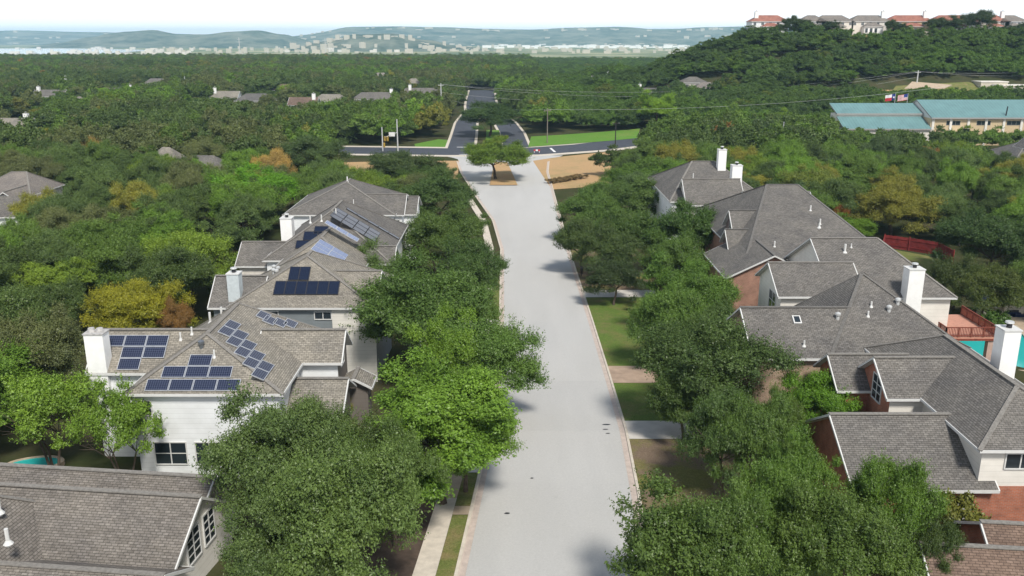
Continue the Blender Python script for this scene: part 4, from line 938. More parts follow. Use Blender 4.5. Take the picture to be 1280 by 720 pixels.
def trunk_mesh(seed, Hh, Rr, multi=1):
    g = random.Random(seed); q = MB()
    for s in range(multi):
        a = g.uniform(0, 6.28); lean = .12 if multi == 1 else .32
        p = Vector((0, 0, -.4)) if multi == 1 else Vector((.25 * math.cos(a), .25 * math.sin(a), -.4)); r = .3 if multi == 1 else .17; tip = None
        d = Vector((math.cos(a) * lean, math.sin(a) * lean, 1)); seg = Hh * .14
        for k in range(3):
            p2 = p + d * seg + Vector((g.uniform(-.2, .2), g.uniform(-.2, .2), 0)); q.tube(p, p2, r, r * .8, 7, 0, False); p = p2; r *= .8
        for k in range(6):
            b = 2 * math.pi * k / 6 + g.uniform(-.4, .4); e = p + Vector((math.cos(b) * Rr * .34, math.sin(b) * Rr * .34, Hh * g.uniform(.1, .22))); q.tube(p, e, r * .62, r * .34, 6, 0, False)
            for j in range(3):
                c = b + g.uniform(-.8, .8); f = e + Vector((math.cos(c) * Rr * .36, math.sin(c) * Rr * .36, Hh * g.uniform(.0, .22))); q.tube(e, f, r * .34, r * .1, 5, 0, False)
    me = q.build('trunk', M['bark']); d = me.data; bpy.data.objects.remove(me); return d
VAR = {}
for k in range(7): VAR[('oak', k)] = (crown_mesh('c', 100 + k, 5.5, 9, 66, 125000, .155, .55, .47, .12, .1), trunk_mesh(k, 9, 5.5), 5.5, 9)
for k in range(3): VAR[('elm', k)] = (crown_mesh('c', 200 + k, 4.2, 10.5, 58, 90000, .155, .54, .48, .12, .3), trunk_mesh(20 + k, 10.5, 4.2), 4.2, 10.5)
for k in range(2): VAR[('airy', k)] = (crown_mesh('c', 300 + k, 4.5, 9, 54, 30000, .2, .6, .42, .2, .25), trunk_mesh(30 + k, 9, 4.5, 3), 4.5, 9)
for k in range(2): VAR[('shrub', k)] = (crown_mesh('c', 400 + k, 2.0, 2.6, 30, 9000, .18, .5, .48, .4, .5), trunk_mesh(40 + k, 2.2, 1.4, 3), 2.0, 2.6)
MESH = {}
for key, (q, tr, r_, h_) in VAR.items(): MESH[key] = (quads('crown', q[0], q[1], M['leaf']), tr, r_, h_)
CNT = {'oak': 0, 'elm': 0, 'airy': 0, 'shrub': 0}; NVAR = {'oak': 7, 'elm': 3, 'airy': 2, 'shrub': 2}
NAME = {'oak': 'oak_tree', 'elm': 'elm_tree', 'airy': 'young_tree', 'shrub': 'shrub'}
TREES = []
def warm(c): return (c[0] * 1.46, c[1] * 1.36, c[2] * .88)
def tree(x, y, r, hgt, kind, col, label, group=None, cat=None):
    k = CNT[kind] % NVAR[kind]; CNT[kind] += 1
    cm, tm, r0, h0 = MESH[(kind, k)]
    e = empty(NAME[kind], (x, y, gz(x, y)), label, cat or ('shrub' if kind == 'shrub' else 'tree'), group, R.uniform(0, 6.28))
    e.scale = (r / r0, r / r0 * R.uniform(.93, 1.07), hgt / h0)
    t = bpy.data.objects.new('trunk', tm); COL.objects.link(t); t.parent = e
    c = bpy.data.objects.new('crown', cm); COL.objects.link(c); c.parent = e
    col = warm(col); j = R.uniform(.88, 1.12); c.color = (col[0] * j, col[1] * j, col[2] * j, 1)
    TREES.append((x, y, r)); return e
OLIVE = (.076, .125, .058); DARK = (.06, .1, .042); MID = (.085, .15, .045); GRN = (.1, .19, .04); LIME = (.15, .26, .04); YEL = (.205, .215, .03); RUST = (.2, .12, .06); GREY = (.1, .125, .075); OLY = (.17, .18, .05); BLUEG = (.06, .1, .06)
def at(px, py, rpx, hgt, kind, col, label, group=None, asp=None):
    z = -2.0; zc = .6 * hgt
    for _ in range(20):
        p = U(px, py, z); z = .5 * z + .5 * (gz(p[0], p[1]) + zc)
    d = PJ(*p)[2]; r = rpx * d / F / .98
    if p[1] < 180 and -30 < p[0] < 40:
        lo, hi = xl(p[1]) - 1.25, xr(p[1]) + 1.3
        if lo < p[0] < (lo + hi) / 2: r += (p[0] - lo) * .6; p = (lo, p[1])
        elif (lo + hi) / 2 <= p[0] < hi: r += (hi - p[0]) * .6; p = (hi, p[1])
    return tree(p[0], p[1], r, hgt, kind, col, label, group)
NEAR = [
 # left of the street
 (352, 590, 88, 9.5, 'oak', OLIVE, 'olive grey-green oak in front of the white solar-panelled house'),
 (432, 655, 100, 10, 'oak', (.08, .132, .055), 'large olive oak beside the pale pavement, lowest by the street on the left'),
 (368, 706, 76, 7.5, 'oak', OLIVE, 'grey-olive oak at the bottom edge, right of the brown-grey corner roof'),
 (400, 575, 70, 8, 'oak', (.08, .13, .058), 'fine-leaved olive oak between the corner roof oaks and the bright green street tree'),
 (490, 600, 52, 8, 'oak', (.08, .138, .052), 'olive oak right beside the bend of the pale pavement on the left'),
 (552, 528, 94, 10.5, 'elm', (.105, .2, .04), 'bright green tree leaning over the left kerb, largest of the bright ones'),
 (610, 545, 52, 7.5, 'oak', (.1, .19, .04), 'low bright green crown hanging over the left kerb'),
 (556, 455, 46, 11, 'elm', (.12, .22, .04), 'tall lime-topped tree behind the bright green street tree'),
 (612, 455, 62, 9, 'oak', (.085, .16, .05), 'mid green oak overhanging the street edge left, between bright and dark ones'),
 (528, 398, 92, 11, 'oak', (.075, .14, .05), 'big dark green oak beside the blue-grey house'),
 (578, 398, 50, 9, 'oak', (.08, .145, .05), 'dark green oak at the left kerb, opposite the green lawn'),
 (468, 350, 46, 9, 'oak', (.08, .14, .055), 'dark green oak in front of the house with pale and dark solar panels'),
 (592, 345, 40, 9, 'oak', (.06, .115, .045), 'dark oak standing at the left kerb, mid street'),
 (545, 306, 50, 10, 'oak', (.075, .13, .045), 'deep green oak right of the solar-panelled grey roofs'),
 (580, 288, 30, 9, 'elm', (.075, .13, .045), 'upright deep green tree at the left kerb further up the street'),
 (548, 250, 48, 9.5, 'oak', (.055, .1, .042), 'wide dark oak beyond the farthest left house'),
 (498, 212, 40, 10, 'oak', (.05, .08, .042), 'dark round oak in the dry field left of the street end'),
 (460, 232, 26, 7, 'oak', (.07, .13, .04), 'green bushy tree beside the dry field, behind the far left roof'),
 (520, 228, 30, 7, 'oak', (.06, .11, .04), 'low dark oak beyond the far left roof, right of the round one'),
 (620, 197, 45, 9.5, 'oak', (.1, .17, .035), 'green tree on the traffic island where the street ends'),
 (612, 148, 40, 11, 'oak', (.045, .085, .04), 'dark spreading oak on the median of the far avenue'),
 (420, 508, 22, 4.5, 'oak', OLY, 'small yellow-olive tree beside the entry of the white house'),
 (440, 560, 26, 4, 'oak', (.09, .1, .05), 'low brownish shrubby tree under the bright green street tree'),
 # left woods
 (150, 540, 47, 7.5, 'airy', (.12, .22, .04), 'bright green many-stemmed tree before the white house, right of two'),
 (62, 520, 55, 8, 'airy', (.13, .23, .045), 'bright yellow-green many-stemmed tree by the left pool, left of two'),
 (172, 390, 54, 8, 'oak', YEL, 'golden yellow tree behind the white chimney'),
 (222, 408, 22, 6, 'oak', RUST, 'small rust-brown tree beside the golden one'),
 (40, 450, 60, 9, 'oak', GREY, 'grey-green oak left of the white chimney'),
 (318, 240, 52, 10, 'oak', (.085, .2, .025), 'vivid green tree left of the farthest left roof'),
 (342, 212, 24, 9, 'oak', (.27, .2, .1), 'pale rusty tree beside the dark oak and dry field'),
 (392, 195, 40, 11, 'oak', (.05, .085, .045), 'dark tall oak left of the dry field by the junction'),
 (122, 118, 15, 10, 'elm', (.15, .28, .04), 'lone bright green tree among far houses on the left'),
 (130, 152, 15, 9, 'oak', (.17, .17, .04), 'yellowish tree below the lone bright green one'),
 (118, 188, 16, 9, 'oak', (.22, .16, .07), 'brown-leaved tree at the end of the left dry field'),
 (72, 175, 32, 9, 'oak', (.06, .1, .05), 'dark oak in the left dry field'),
 # right of the street
 (735, 268, 44, 8.5, 'oak', (.07, .13, .045), 'dark green oak overhanging the right kerb, farthest of the front-yard trees'),
 (800, 252, 46, 9.5, 'oak', (.06, .105, .04), 'dark oak in front of the farthest right house'),
 (722, 305, 32, 8, 'oak', (.055, .09, .04), 'dark low oak at the right kerb'),
 (765, 318, 36, 8, 'oak', (.06, .1, .045), 'dark oak between kerb oak and the rose brick house'),
 (858, 297, 52, 10, 'oak', (.06, .12, .042), 'deep green round oak before the dark dormers'),
 (768, 350, 34, 6, 'oak', (.045, .075, .04), 'small dark tree on the green lawn strip by the kerb'),
 (846, 360, 38, 10, 'elm', (.09, .18, .045), 'taller bright mid-green tree in the second front yard on the right'),
 (880, 385, 46, 9, 'oak', (.085, .165, .045), 'bright mid-green tree beside the rose brick side wall'),
 (838, 405, 46, 8.5, 'oak', (.08, .15, .045), 'green tree at the edge of the green lawn on the right'),
 (888, 462, 90, 9.5, 'oak', (.06, .105, .045), 'big dark oak over the pale driveway on the right'),
 (934, 468, 36, 7, 'oak', (.06, .1, .045), 'dark oak against the tan brick gable'),
 (908, 550, 58, 7.5, 'oak', (.055, .1, .042), 'dark feathery tree beside the patchy brown lawn'),
 (795, 706, 56, 7.5, 'airy', (.08, .14, .05), 'loose open tree at the bottom edge, nearest the street on the right'),
 (895, 700, 66, 7.5, 'oak', (.085, .15, .05), 'green oak at the bottom edge below the brown lawn'),
 (965, 648, 60, 8, 'oak', (.09, .17, .045), 'green oak before the nearest brick gable'),
 (1002, 598, 36, 7, 'elm', (.095, .18, .045), 'bright green tree touching the nearest brick gable'),
 (1112, 645, 56, 7.5, 'oak', (.095, .185, .04), 'bright green tree before the nearest grey garage roof'),
 (1055, 690, 90, 7.5, 'oak', (.075, .13, .042), 'dark green tree at the bottom edge left of the red-brown corner roof'),
 (1160, 690, 38, 5.5, 'oak', (.06, .1, .04), 'low dark tree against the red-brown corner roof'),
 (1026, 512, 48, 6, 'oak', (.1, .22, .03), 'small vivid green tree between tan and red brick gables'),
 (1202, 648, 34, 3.6, 'shrub', (.17, .19, .06), 'yellow-green shrub beside the red brick base'),
 (1118, 265, 52, 9, 'oak', OLY, 'olive-yellow round tree beyond the grey roofs on the right'),
 (1012, 240, 42, 9, 'oak', (.12, .16, .05), 'olive round tree behind the fourth right house'),
 (1045, 272, 16, 6, 'oak', (.24, .1, .035), 'small red-orange tree beyond the right roofs'),
 (1065, 285, 30, 5.5, 'elm', (.1, .19, .03), 'green shrubby tree just beyond the long grey roof edge'),
 (1238, 305, 60, 10, 'oak', (.045, .085, .04), 'large dark oak behind the red fence'),
 (1235, 365, 45, 7.5, 'oak', (.06, .085, .03), 'brown-green low tree behind the pool'),
 (1195, 350, 30, 7, 'oak', (.055, .085, .035), 'dark tree between the tall white chimney and the pool wall'),
 (1243, 402, 22, 3.0, 'shrub', (.06, .12, .035), 'dark green shrub beside the pool patio'),
 (823, 133, 22, 14, 'elm', (.13, .23, .035), 'tall yellow-green tree right of the bright field'),
 (778, 296, 40, 9, 'oak', (.065, .12, .042), 'dark green oak in the third front yard on the right, behind the kerb oak'),
 (845, 328, 40, 9, 'oak', (.075, .14, .045), 'mid green oak left of the rose brick side wall, behind the small dark tree'),
 (898, 428, 40, 8, 'oak', (.07, .125, .045), 'dark green oak filling the yard left of the tan brick gable'),
 (858, 492, 46, 7, 'oak', (.065, .115, .042), 'dark oak at the edge of the pale driveway on the right'),
 (940, 560, 48, 7.5, 'oak', (.075, .135, .045), 'green oak between the patchy brown lawn and the nearest brick gable'),
 (975, 540, 36, 6.5, 'oak', (.085, .15, .045), 'lighter oak left of the vivid green small tree'),
 (800, 224, 42, 8.5, 'oak', (.08, .15, .04), 'green oak at the right end of the tan dry field'),
 (752, 246, 26, 6.5, 'oak', (.07, .13, .045), 'smaller green oak in front of the tan dry field, near the kerb'),
 (818, 196, 40, 9, 'oak', (.085, .14, .05), 'grey-green oak behind the farthest right roof, left of its chimneys'),
 (975, 150, 14, 9, 'elm', (.13, .22, .04), 'lime tree left of the low teal roof'),
]
for t in NEAR: t = list(t); t[5] = tuple(v * (.78 if t[1] > 560 and t[0] > 700 else .88) for v in t[5]) if t[1] > 260 else t[5]; at(*t)
for (px, py, lab) in ((606, 189, 'yellow-green hedge bush at the front of the median'), (617, 184, 'rounded bush behind it on the median'), (625, 178, 'small bush at the right of the median')):
    p = UG(px, py); tree(p[0], p[1], 3.2, 2.4, 'shrub', (.14, .18, .04), lab)
p = UG(655, 227); 
for k in range(5):
    q = UG(690 + k * 9, 229 - k * 1.5); tree(q[0], q[1], 1.7, 1.1, 'shrub', (.16, .12, .09), 'brown shrub in the low bed at the edge of the dry field', 'brown shrubs by the dry field')
# ---- fill woods: individual trees out to about 215 m, then the mass
LIM2 = (.12, .19, .038); RST2 = (.17, .125, .06)
PAL = [(DARK, .26, 'dark green'), (OLIVE, .24, 'olive'), (GREY, .2, 'grey-green'), (MID, .18, 'mid green'), (GRN, .1, 'bright green'), (OLY, .04, 'yellow-olive'), (LIM2, .05, 'lime green'), (RST2, .004, 'rust-brown')]
PALR = [(DARK, .25, 'dark green'), (MID, .3, 'mid green'), (GRN, .2, 'bright green'), (BLUEG, .1, 'blue-green'), (OLIVE, .1, 'olive'), (OLY, .05, 'yellow-olive'), (LIM2, .05, 'lime green')]
def pick(pal):
    t = R.random() * sum(p[1] for p in pal)
    for p in pal:
        t -= p[1]
        if t <= 0: return p
    return pal[0]
VIEWKEEP = [(655, 800, 158, 188), (98, 255, 335, 450), (260, 370, 205, 270), (100, 430, 345, 520), (255, 452, 325, 400), (335, 515, 228, 330), (0, 70, 200, 262), (812, 1075, 200, 350), (1095, 1192, 290, 335), (1180, 1280, 375, 470), (0, 260, 585, 720), (1240, 1280, 170, 206), (575, 735, 60, 232), (1040, 1285, 112, 178), (425, 470, 168, 204), (470, 520, 152, 184), (520, 575, 174, 200)]
VDEPTH = [300, 90, 150, 55, 80, 95, 150, 100, 125, 70, 30, 225, 290, 280, 280, 280, 280]
def low(x, y, r, hgt):
    for (a, b, c, d, *e) in LOW:
        if a - r < x < b + r and c < y < d: return min(r, 4.4), min(hgt, e[0] if e else 4.6)
    return r, hgt
def blocked(x, y, r, hgt, individual=True):
    for (a, b, c, d) in KEEP:
        if a - r * .75 < x < b + r * .75 and c - r * .75 < y < d + r * .75: return True
    if xl(y) - 5 - r * .5 < x < xr(y) + 6 + r * .5 and y < 300: return True
    if y < 180 and -13 < x < 26: return True
    g0 = gz(x, y); px, py, d = PJ(x, y, g0 + hgt * .6); rp = r * F / d * .8
    for (a, b, c, e), dep in zip(VIEWKEEP, VDEPTH):
        if y < dep + 60 and a < px + rp and px - rp < b and c < py + rp * .7 and py - rp * .75 < e and y < {60: 60}.get(dep, dep): return True
    return False
def open_ground(x, y, r):
    px, py, d = PJ(x, y, gz(x, y))
    pts = [(px, py)]
    for poly in OPEN:
        if inside(px, py, poly): return True
    for P, w in ((CR, 13), (AVL, 7), (AVR, 7), (AVF, 10)):
        for a, b in zip(P, P[1:]):
            ax, ay = a; bx, by = b; L2 = (bx - ax) ** 2 + (by - ay) ** 2; t = max(0, min(1, ((x - ax) * (bx - ax) + (y - ay) * (by - ay)) / L2))
            if math.hypot(x - ax - t * (bx - ax), y - ay - t * (by - ay)) < w + r * .55: return True
    return False
def inside(x, y, P):
    c = False; j = len(P) - 1
    for i in range(len(P)):
        if (P[i][1] > y) != (P[j][1] > y) and x < (P[j][0] - P[i][0]) * (y - P[i][1]) / (P[j][1] - P[i][1]) + P[i][0]: c = not c
        j = i
    return c
OPEN = [[(430, 204), (580, 200), (580, 184), (430, 186)], [(640, 237), (750, 232), (752, 186), (640, 196)], [(536, 226), (580, 226), (578, 196), (540, 197)], [(372, 248), (470, 244), (475, 198), (420, 198)], [(655, 190), (800, 184), (802, 164), (655, 166)], [(512, 192), (575, 190), (575, 172), (512, 176)],
        [(0, 170), (22, 168), (125, 183), (100, 164), (40, 150), (0, 150)], [(975, 126), (1300, 128), (1300, 104), (1120, 100), (975, 112)], [(570, 196), (660, 196), (650, 170), (575, 170)]]
nind = 0
def cell_fill(pts, individual):
    out = []
    for (x, y, r, hgt) in pts:
        r, hgt = low(x, y, r, hgt)
        if blocked(x, y, r, hgt) or open_ground(x, y, r): continue
        if any((x - a) ** 2 + (y - b) ** 2 < (.62 * (r + c)) ** 2 for a, b, c in TREES[-2000:]) and individual: continue
        out.append((x, y, r, hgt))
        if individual: yield (x, y, r, hgt)
    if not individual:
        for o in out: yield o
cand = []
for gy in np.arange(58, 232, 6.6):
    for gx in np.arange(-150, 172, 6.6):
        x = gx + R.uniform(-2.8, 2.8); y = gy + R.uniform(-2.8, 2.8)
        if abs(x) > .62 * y + 10: continue
        if -14 < x < 24: continue
        cand.append((x, y, R.uniform(4.0, 6.4), R.uniform(7.0, 10.5)))
cand.sort(key=lambda c: c[1])
Y_END = 232.0
for (x, y, r, hgt) in cell_fill(cand, True):
    if nind >= 205: Y_END = min(Y_END, y - 4); break
    col, _, nm = pick(PAL if x < 0 else PALR)
    side = 'left' if x < 0 else 'right'
    where = ('beside the near left houses' if y < 100 else 'in the thick of the left woods' if y < 165 else 'in the far part of the left woods') if x < 0 else ('behind the near right houses' if y < 130 else 'in the woods beyond the right houses' if y < 180 else 'in the woods below the teal-roofed school')
    kind = 'oak' if R.random() < .8 else 'elm'
    if kind == 'elm': r *= .8
    tree(x, y, r, hgt, kind, col, f'{nm} tree {where}', f'{nm} trees {where}'); nind += 1
# ---- the mass of far woods: one object
PTS = []
def mass_add(x, y, z, r, hgt, col, lod):
    col = warm(col); j = R.uniform(.82, 1.18); PTS.append((x, y, z, r / 5.2, hgt / 9.0, R.uniform(0, 6.28), R.randrange(6), col[0] * j, col[1] * j, col[2] * j))
def mass(y0, y1, step, lod, rr, hh, side):
    n = 0
    for gy in np.arange(y0, y1, step):
        xm = .63 * gy + side
        for gx in np.arange(-xm, xm, step):
            x = gx + R.uniform(-.45, .45) * step; y = gy + R.uniform(-.45, .45) * step; r = R.uniform(*rr); hgt = R.uniform(*hh); r, hgt = low(x, y, r, hgt)
            if y < Y_END and True: continue
            if lod == 0 and (blocked(x, y, r * .8, hgt)): continue
            if lod and any(a < x < b and c < y < d for a, b, c, d in KEEP): continue
            if open_ground(x, y, r * .7): continue
            if y > 474 and x > 60 and y < 620 and x < 420: continue
            if any((x - a) ** 2 + (y - b) ** 2 < (.5 * (r + c)) ** 2 for a, b, c in FARNEAR): continue
            sp_ = math.sin(x * .021 + 1.3 * math.sin(y * .013)) * math.sin(y * .017 + 1.1 * math.sin(x * .019)); pal_ = PAL if x < -20 else PALR
            col = pal_[min(5, int((sp_ * .5 + .5) * 4.6))][0] if R.random() < .65 else pick(pal_)[0]; col = tuple(.85 * a + .15 * b for a, b in zip(col, (.08, .125, .05)))
            if R.random() < .008: col = RUST if R.random() < .4 else LIME
            if x > 20 and y > 320: col = tuple(.5 * a + .5 * b for a, b in zip(col, (.06, .12, .04))); hgt *= .6; r *= .75
            mass_add(x, y, gz(x, y), r, hgt, col, lod); n += 1
            if x > 20 and y > 320: x += R.uniform(2, 4.5); y += R.uniform(-3, 3); mass_add(x, y, gz(x, y), r, hgt, col, lod); n += 1
    return n
FARNEAR = [t for t in TREES if t[1] > 180]
# a few more rows of single trees are already standing; the mass starts behind them
na = mass(Y_END, 420, 6.4, 0, (3.6, 7.2), (6.5, 11.5), 25)
nb = mass(420, 720, 7.0, 1, (4.0, 7.6), (6.5, 11.5), 25)
nc = mass(720, 1380, 9.5, 2, (6.0, 9.0), (7, 11), 60)
src = []
for k in range(6):
    q_, t_, n_ = crown_mesh('c', 500 + k, 5.2, 9, 40 if k < 4 else 30, 15000, .42, .54, .47 if k < 4 else .5, .15, .15)
    src.append(bpy.data.objects.new('woodland_crown', quads('woodland_crown', q_, t_, M['leaf_mass'])))
P = np.array(PTS); me = bpy.data.meshes.new('woodland'); me.vertices.add(len(P)); me.vertices.foreach_set('co', P[:, :3].reshape(-1).astype(np.float32)); me.update()
a = me.attributes.new('scl', 'FLOAT_VECTOR', 'POINT'); a.data.foreach_set('vector', P[:, [3, 3, 4]].reshape(-1).astype(np.float32))
a = me.attributes.new('rot', 'FLOAT_VECTOR', 'POINT'); rz = np.zeros((len(P), 3)); rz[:, 2] = P[:, 5]; a.data.foreach_set('vector', rz.reshape(-1).astype(np.float32))
a = me.attributes.new('idx', 'INT', 'POINT'); a.data.foreach_set('value', P[:, 6].astype(np.int32))
a = me.attributes.new('col', 'FLOAT_COLOR', 'POINT'); a.data.foreach_set('color', np.concatenate([P[:, 7:10], np.ones((len(P), 1))], 1).reshape(-1).astype(np.float32))
wo_ = bpy.data.objects.new('woodland', me); COL.objects.link(wo_); wo_['kind'] = 'stuff'; me.materials.append(M['leaf_mass'])
ng = bpy.data.node_groups.new('woodland', 'GeometryNodeTree')
ng.interface.new_socket('Geometry', in_out='INPUT', socket_type='NodeSocketGeometry'); ng.interface.new_socket('Geometry', in_out='OUTPUT', socket_type='NodeSocketGeometry')
gi = ng.nodes.new('NodeGroupInput'); gout = ng.nodes.new('NodeGroupOutput'); ip = ng.nodes.new('GeometryNodeInstanceOnPoints'); jn = ng.nodes.new('GeometryNodeJoinGeometry')
for o_ in src:
    oi = ng.nodes.new('GeometryNodeObjectInfo'); oi.inputs['Object'].default_value = o_; oi.inputs['As Instance'].default_value = True; ng.links.new(oi.outputs['Geometry'], jn.inputs[0])
def nattr(nm, ty):
    n = ng.nodes.new('GeometryNodeInputNamedAttribute'); n.data_type = ty; n.inputs['Name'].default_value = nm; return [o for o in n.outputs if o.name == 'Attribute' and o.enabled][0]
ng.links.new(gi.outputs[0], ip.inputs['Points']); ng.links.new(jn.outputs[0], ip.inputs['Instance']); ip.inputs['Pick Instance'].default_value = True
ng.links.new(nattr('idx', 'INT'), ip.inputs['Instance Index']); ng.links.new(nattr('rot', 'FLOAT_VECTOR'), ip.inputs['Rotation']); ng.links.new(nattr('scl', 'FLOAT_VECTOR'), ip.inputs['Scale'])
ng.links.new(ip.outputs[0], gout.inputs[0])
wm_ = wo_.modifiers.new('woodland', 'NODES'); wm_.node_group = ng
# hilltop trees, each one its own
for (px, r, hgt, lab) in ((986, 5.5, 11, 'tall dark tree, left of the pair on the hilltop'), (1001, 6.5, 9.5, 'broad dark tree, right of the pair on the hilltop'), (1036, 6, 8, 'round dark tree before the tan hilltop house'), (972, 4, 7, 'small dark tree by the red-roofed left hilltop house'), (1110, 4.5, 9, 'dark slender tree right of the arched hilltop house'), (1120, 6.5, 7, 'low dark tree left of the columned porch on the hilltop'),
                         (1177, 12, 11, 'very broad dark tree left of the long red hilltop roof'), (1217, 10, 14, 'tallest dark tree on the hilltop'), (1258, 4, 6, 'small palm-green tree near the right end of the hilltop'), (1272, 4.5, 7, 'small dark tree at the right end of the hilltop'), (950, 4, 5, 'low dark shrubby tree under the white turret on the hilltop'), (1246, 4, 5, 'low bush-like tree before the right red roof on the hilltop')):
    yy = 466.0; x = (px - 640) / F * (yy * CT + 3); tree(x, yy, r * .8, hgt * .8, 'oak', (.035, .06, .035), lab)

# ---------------------------------------------------------------- far country: plains, lake, town and hills
FRONT = []
def hill(name, px0, px1, dist, prof_px, depth, m, base=-45):
    # a real ridge: skyline heights given along its length, sloping down on both sides
    n = len(prof_px); V = []; Fc = []; K = 9; sub = 6; heights = []
    for i in range((n - 1) * sub + 1):
        t = i / sub; a = int(min(t, n - 2)); f = t - a; f = f * f * (3 - 2 * f); heights.append(prof_px[a] * (1 - f) + prof_px[a + 1] * f)
    m_ = len(heights)
    for i, py in enumerate(heights):
        px = px0 + (px1 - px0) * i / (m_ - 1); c = on(px, py, (0, dist, 0), (0, 1, 0))
        for k in range(K):
            s = (k - (K - 1) / 2) / ((K - 1) / 2); z = base + (c.z - base) * (math.cos(s * math.pi) * .5 + .5) * (1 + .05 * math.sin(i * 1.7 + k * 2.1) * (abs(s) > .1))
            V.append((c.x * (1 + s * depth / dist * .2), dist + s * depth, z))
    for i in range(m_ - 1):
        for k in range(K - 1): Fc.append((i * K + k, (i + 1) * K + k, (i + 1) * K + k + 1, i * K + k + 1))
    me = bpy.data.meshes.new(name); me.from_pydata(V, [], Fc); me.materials.append(m); me.polygons.foreach_set('use_smooth', [True] * len(Fc))
    o = bpy.data.objects.new(name, me); COL.objects.link(o); o['kind'] = 'structure'; FRONT.append([v for v in V if v[1] < dist - .1 * depth and v[2] > base + 12]); return o
hill('hills', -250, 380, 8200, [40, 38, 41, 38, 40, 42, 44, 48], 1500, M['hill'])
hill('hills', 60, 420, 5200, [58, 52, 45, 39.5, 37.5, 43, 43, 39.5, 38, 43, 52, 60], 900, M['hill'])
hill('hills', 330, 1050, 7000, [58, 43, 33.5, 33, 34, 36, 37, 34.5, 33.5, 37, 34, 33, 38, 42], 1600, M['hill'])
hill('hills', 360, 620, 3600, [62, 52, 43, 42, 50, 58, 62], 500, M['hill'])
hill('hills', 700, 1600, 10000, [38, 36, 35, 36, 38, 40, 42, 42], 1500, M['hill'])
q = MB()
for fi, cnt, w_ in ((3, 110, 9), (2, 130, 16), (0, 60, 16)):
    for _ in range(cnt):
        v = R.choice(FRONT[fi]); x, y = v[0] + R.uniform(-60, 60), v[1] + R.uniform(-40, 40); w = w_ * R.uniform(.5, 1.3); q.box(x - w, x + w, y, y + w, v[2] - 12, v[2] + R.uniform(4, 12))
o = q.build('distant_suburb', M['stone']); o['kind'] = 'stuff'
mb = MB(); a = [UG(px, py, 1.5) for px, py in ((-160, 71), (110, 68), (200, 62.5), (90, 60.5), (-160, 61))]; mb.poly([(p[0], p[1], p[2]) for p in a]); structure(mb, 'lake', M['lake'])
def townmass(name, n, fx, fy, s, m):
    q = MB()
    for _ in range(n):
        px, py = fx(), fy(); p = U(px, py, -24)
        if py > 300 or p[1] < 1700 or p[1] > 7000: continue
        z = prof(p[1])
        w = s * R.uniform(.5, 1.6); hh = R.uniform(5, 14); q.box(p[0] - w, p[0] + w, p[1], p[1] + w, z - 6, z + hh)
    o = q.build(name, m); o['kind'] = 'stuff'
townmass('distant_town', 190, lambda: R.uniform(200, 880), lambda: R.uniform(55, 68), 8, M['stone'])
townmass('distant_town', 170, lambda: R.gauss(740, 80), lambda: R.uniform(51, 60), 18, M['whitewash'])
townmass('distant_town', 90, lambda: R.gauss(430, 45), lambda: R.uniform(50, 66), 9, M['stucco'])
townmass('distant_suburb', 60, lambda: R.uniform(0, 240), lambda: R.uniform(60, 72), 8, M['stucco'])
for k, (px, py0, py1, lab) in enumerate(((112, 78, 63, 'thin pale transmission mast on the far left plain'), (300, 66, 47, 'thin pale transmission mast before the blue hill'), (336, 82, 63, 'pale transmission mast above the left woods'), (407, 64, 48, 'pale transmission mast by the distant town'))):
    yy = 1450.0; b0 = on(px, py0, (0, yy, 0), (0, 1, 0)); t0 = on(px, py1, (0, yy, 0), (0, 1, 0)); e = empty('transmission_mast', (b0.x, yy, gz(b0.x, yy)), lab, 'mast', 'transmission masts on the plain')
    hz = t0.z - gz(b0.x, yy); MB().tube((0, 0, 0), (0, 0, hz), .9, .5, 6).build('mast', M['galv'], e)
    for j in range(2): MB().box(-4, 4, -.2, .2, hz - 3 - j * 4, hz - 2.6 - j * 4).build('crossarm', M['galv'], e)

# ---------------------------------------------------------------- haze, sky, sun, camera
hz = MB(); hz.box(-9500, 9500, -200, 13500, -64, 125); ho = hz.build('haze', []) if False else None
me = bpy.data.meshes.new('haze'); q = MB(); q.box(-9500, 9500, -200, 13500, -64, 125)
me.from_pydata(q.v, [], q.f); 
import bmesh
bm = bmesh.new(); bm.from_mesh(me); bmesh.ops.remove_doubles(bm, verts=bm.verts, dist=.01); bmesh.ops.recalc_face_normals(bm, faces=bm.faces); bm.to_mesh(me); bm.free()
hm = bpy.data.materials.new('haze_air'); hm.use_nodes = True; nt = hm.node_tree; nt.nodes.clear()
out = N(nt, 'ShaderNodeOutputMaterial'); pv = N(nt, 'ShaderNodeVolumePrincipled'); pv.inputs['Color'].default_value = (.5, .78, 1, 1); pv.inputs['Density'].default_value = .0001; pv.inputs['Anisotropy'].default_value = 0
nt.links.new(pv.outputs[0], out.inputs['Volume']); me.materials.append(hm)
ho = bpy.data.objects.new('haze', me); COL.objects.link(ho); ho['kind'] = 'stuff'

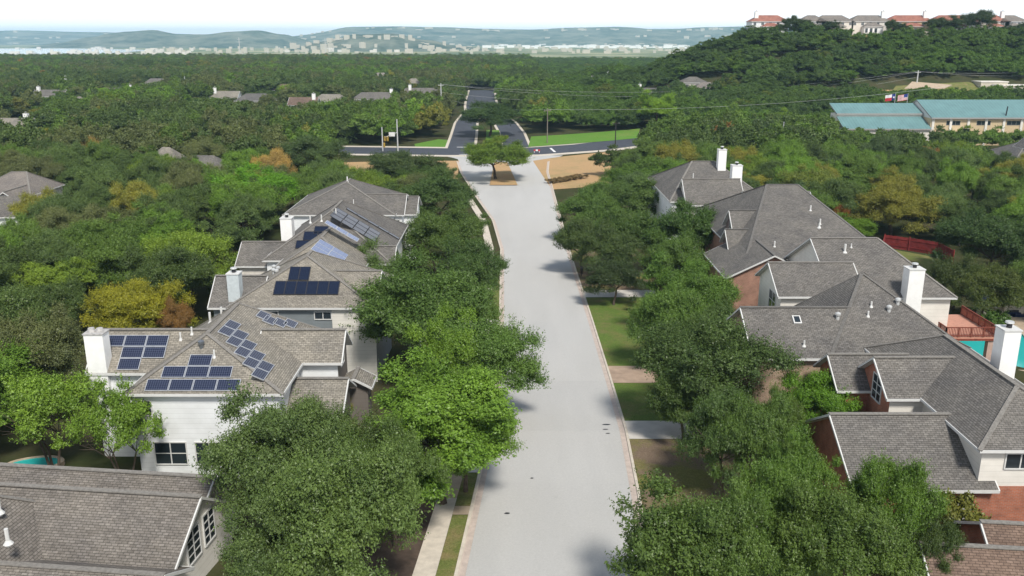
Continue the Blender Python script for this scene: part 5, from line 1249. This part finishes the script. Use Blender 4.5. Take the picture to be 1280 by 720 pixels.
SUN_EL, SUN_AZ = math.radians(51), math.radians(160)     # azimuth clockwise from +Y
w = bpy.data.worlds.new('World'); sc.world = w; w.use_nodes = True; nt = w.node_tree; nt.nodes.clear()
wo = N(nt, 'ShaderNodeOutputWorld'); bg = N(nt, 'ShaderNodeBackground'); sk = N(nt, 'ShaderNodeTexSky', sky_type='NISHITA', sun_disc=False)
sk.sun_elevation = SUN_EL; sk.sun_rotation = SUN_AZ; sk.air_density = 1.0; sk.dust_density = 3.0; sk.ozone_density = 1.0; sk.altitude = 200
tc = N(nt, 'ShaderNodeTexCoord'); mp = N(nt, 'ShaderNodeMapping'); mp.inputs['Scale'].default_value = (1, 1, 5); nt.links.new(tc.outputs['Generated'], mp.inputs[0])
cl = noise(nt, 1.6, 6, .55, mp.outputs[0])               # thin high cloud
sx = N(nt, 'ShaderNodeSeparateXYZ'); nt.links.new(tc.outputs['Generated'], sx.inputs[0])
hzn = mixc(nt, ramp(nt, sx.outputs[2], .1, .6), (9.9, 9.95, 10.0), (1.5, 1.9, 2.6))
cc = mixc(nt, ramp(nt, cl, .3, .7, .86, .97), sk.outputs[0], hzn)
bg.inputs[1].default_value = .13; nt.links.new(cc, bg.inputs[0]); nt.links.new(bg.outputs[0], wo.inputs[0])
sd = bpy.data.lights.new('sun', 'SUN'); sd.energy = 3.5; sd.angle = math.radians(11); sd.color = (1, .95, .86)
so = bpy.data.objects.new('sun', sd); COL.objects.link(so)
dv = Vector((math.sin(SUN_AZ) * math.cos(SUN_EL), math.cos(SUN_AZ) * math.cos(SUN_EL), math.sin(SUN_EL)))
so.rotation_euler = dv.to_track_quat('Z', 'Y').to_euler(); so.location = dv * 100
cd = bpy.data.cameras.new('camera'); cd.sensor_width = 36; cd.lens = F / 1280 * 36; cd.clip_start = .5; cd.clip_end = 30000
co = bpy.data.objects.new('camera', cd); COL.objects.link(co); co.location = (0, 0, H); co.rotation_euler = (math.pi / 2 - TH, 0, 0); sc.camera = co
vs_ = sc.view_settings; vs_.view_transform = 'Standard'; vs_.look = 'None'; vs_.gamma = 1; vs_.exposure = .32
sc.cycles.max_bounces = 6; sc.cycles.diffuse_bounces = 3; sc.cycles.transmission_bounces = 3; sc.cycles.volume_bounces = 1; sc.cycles.use_denoising = True
print('individual fill', nind, 'Y_END', Y_END, 'mass', na, nb, nc)
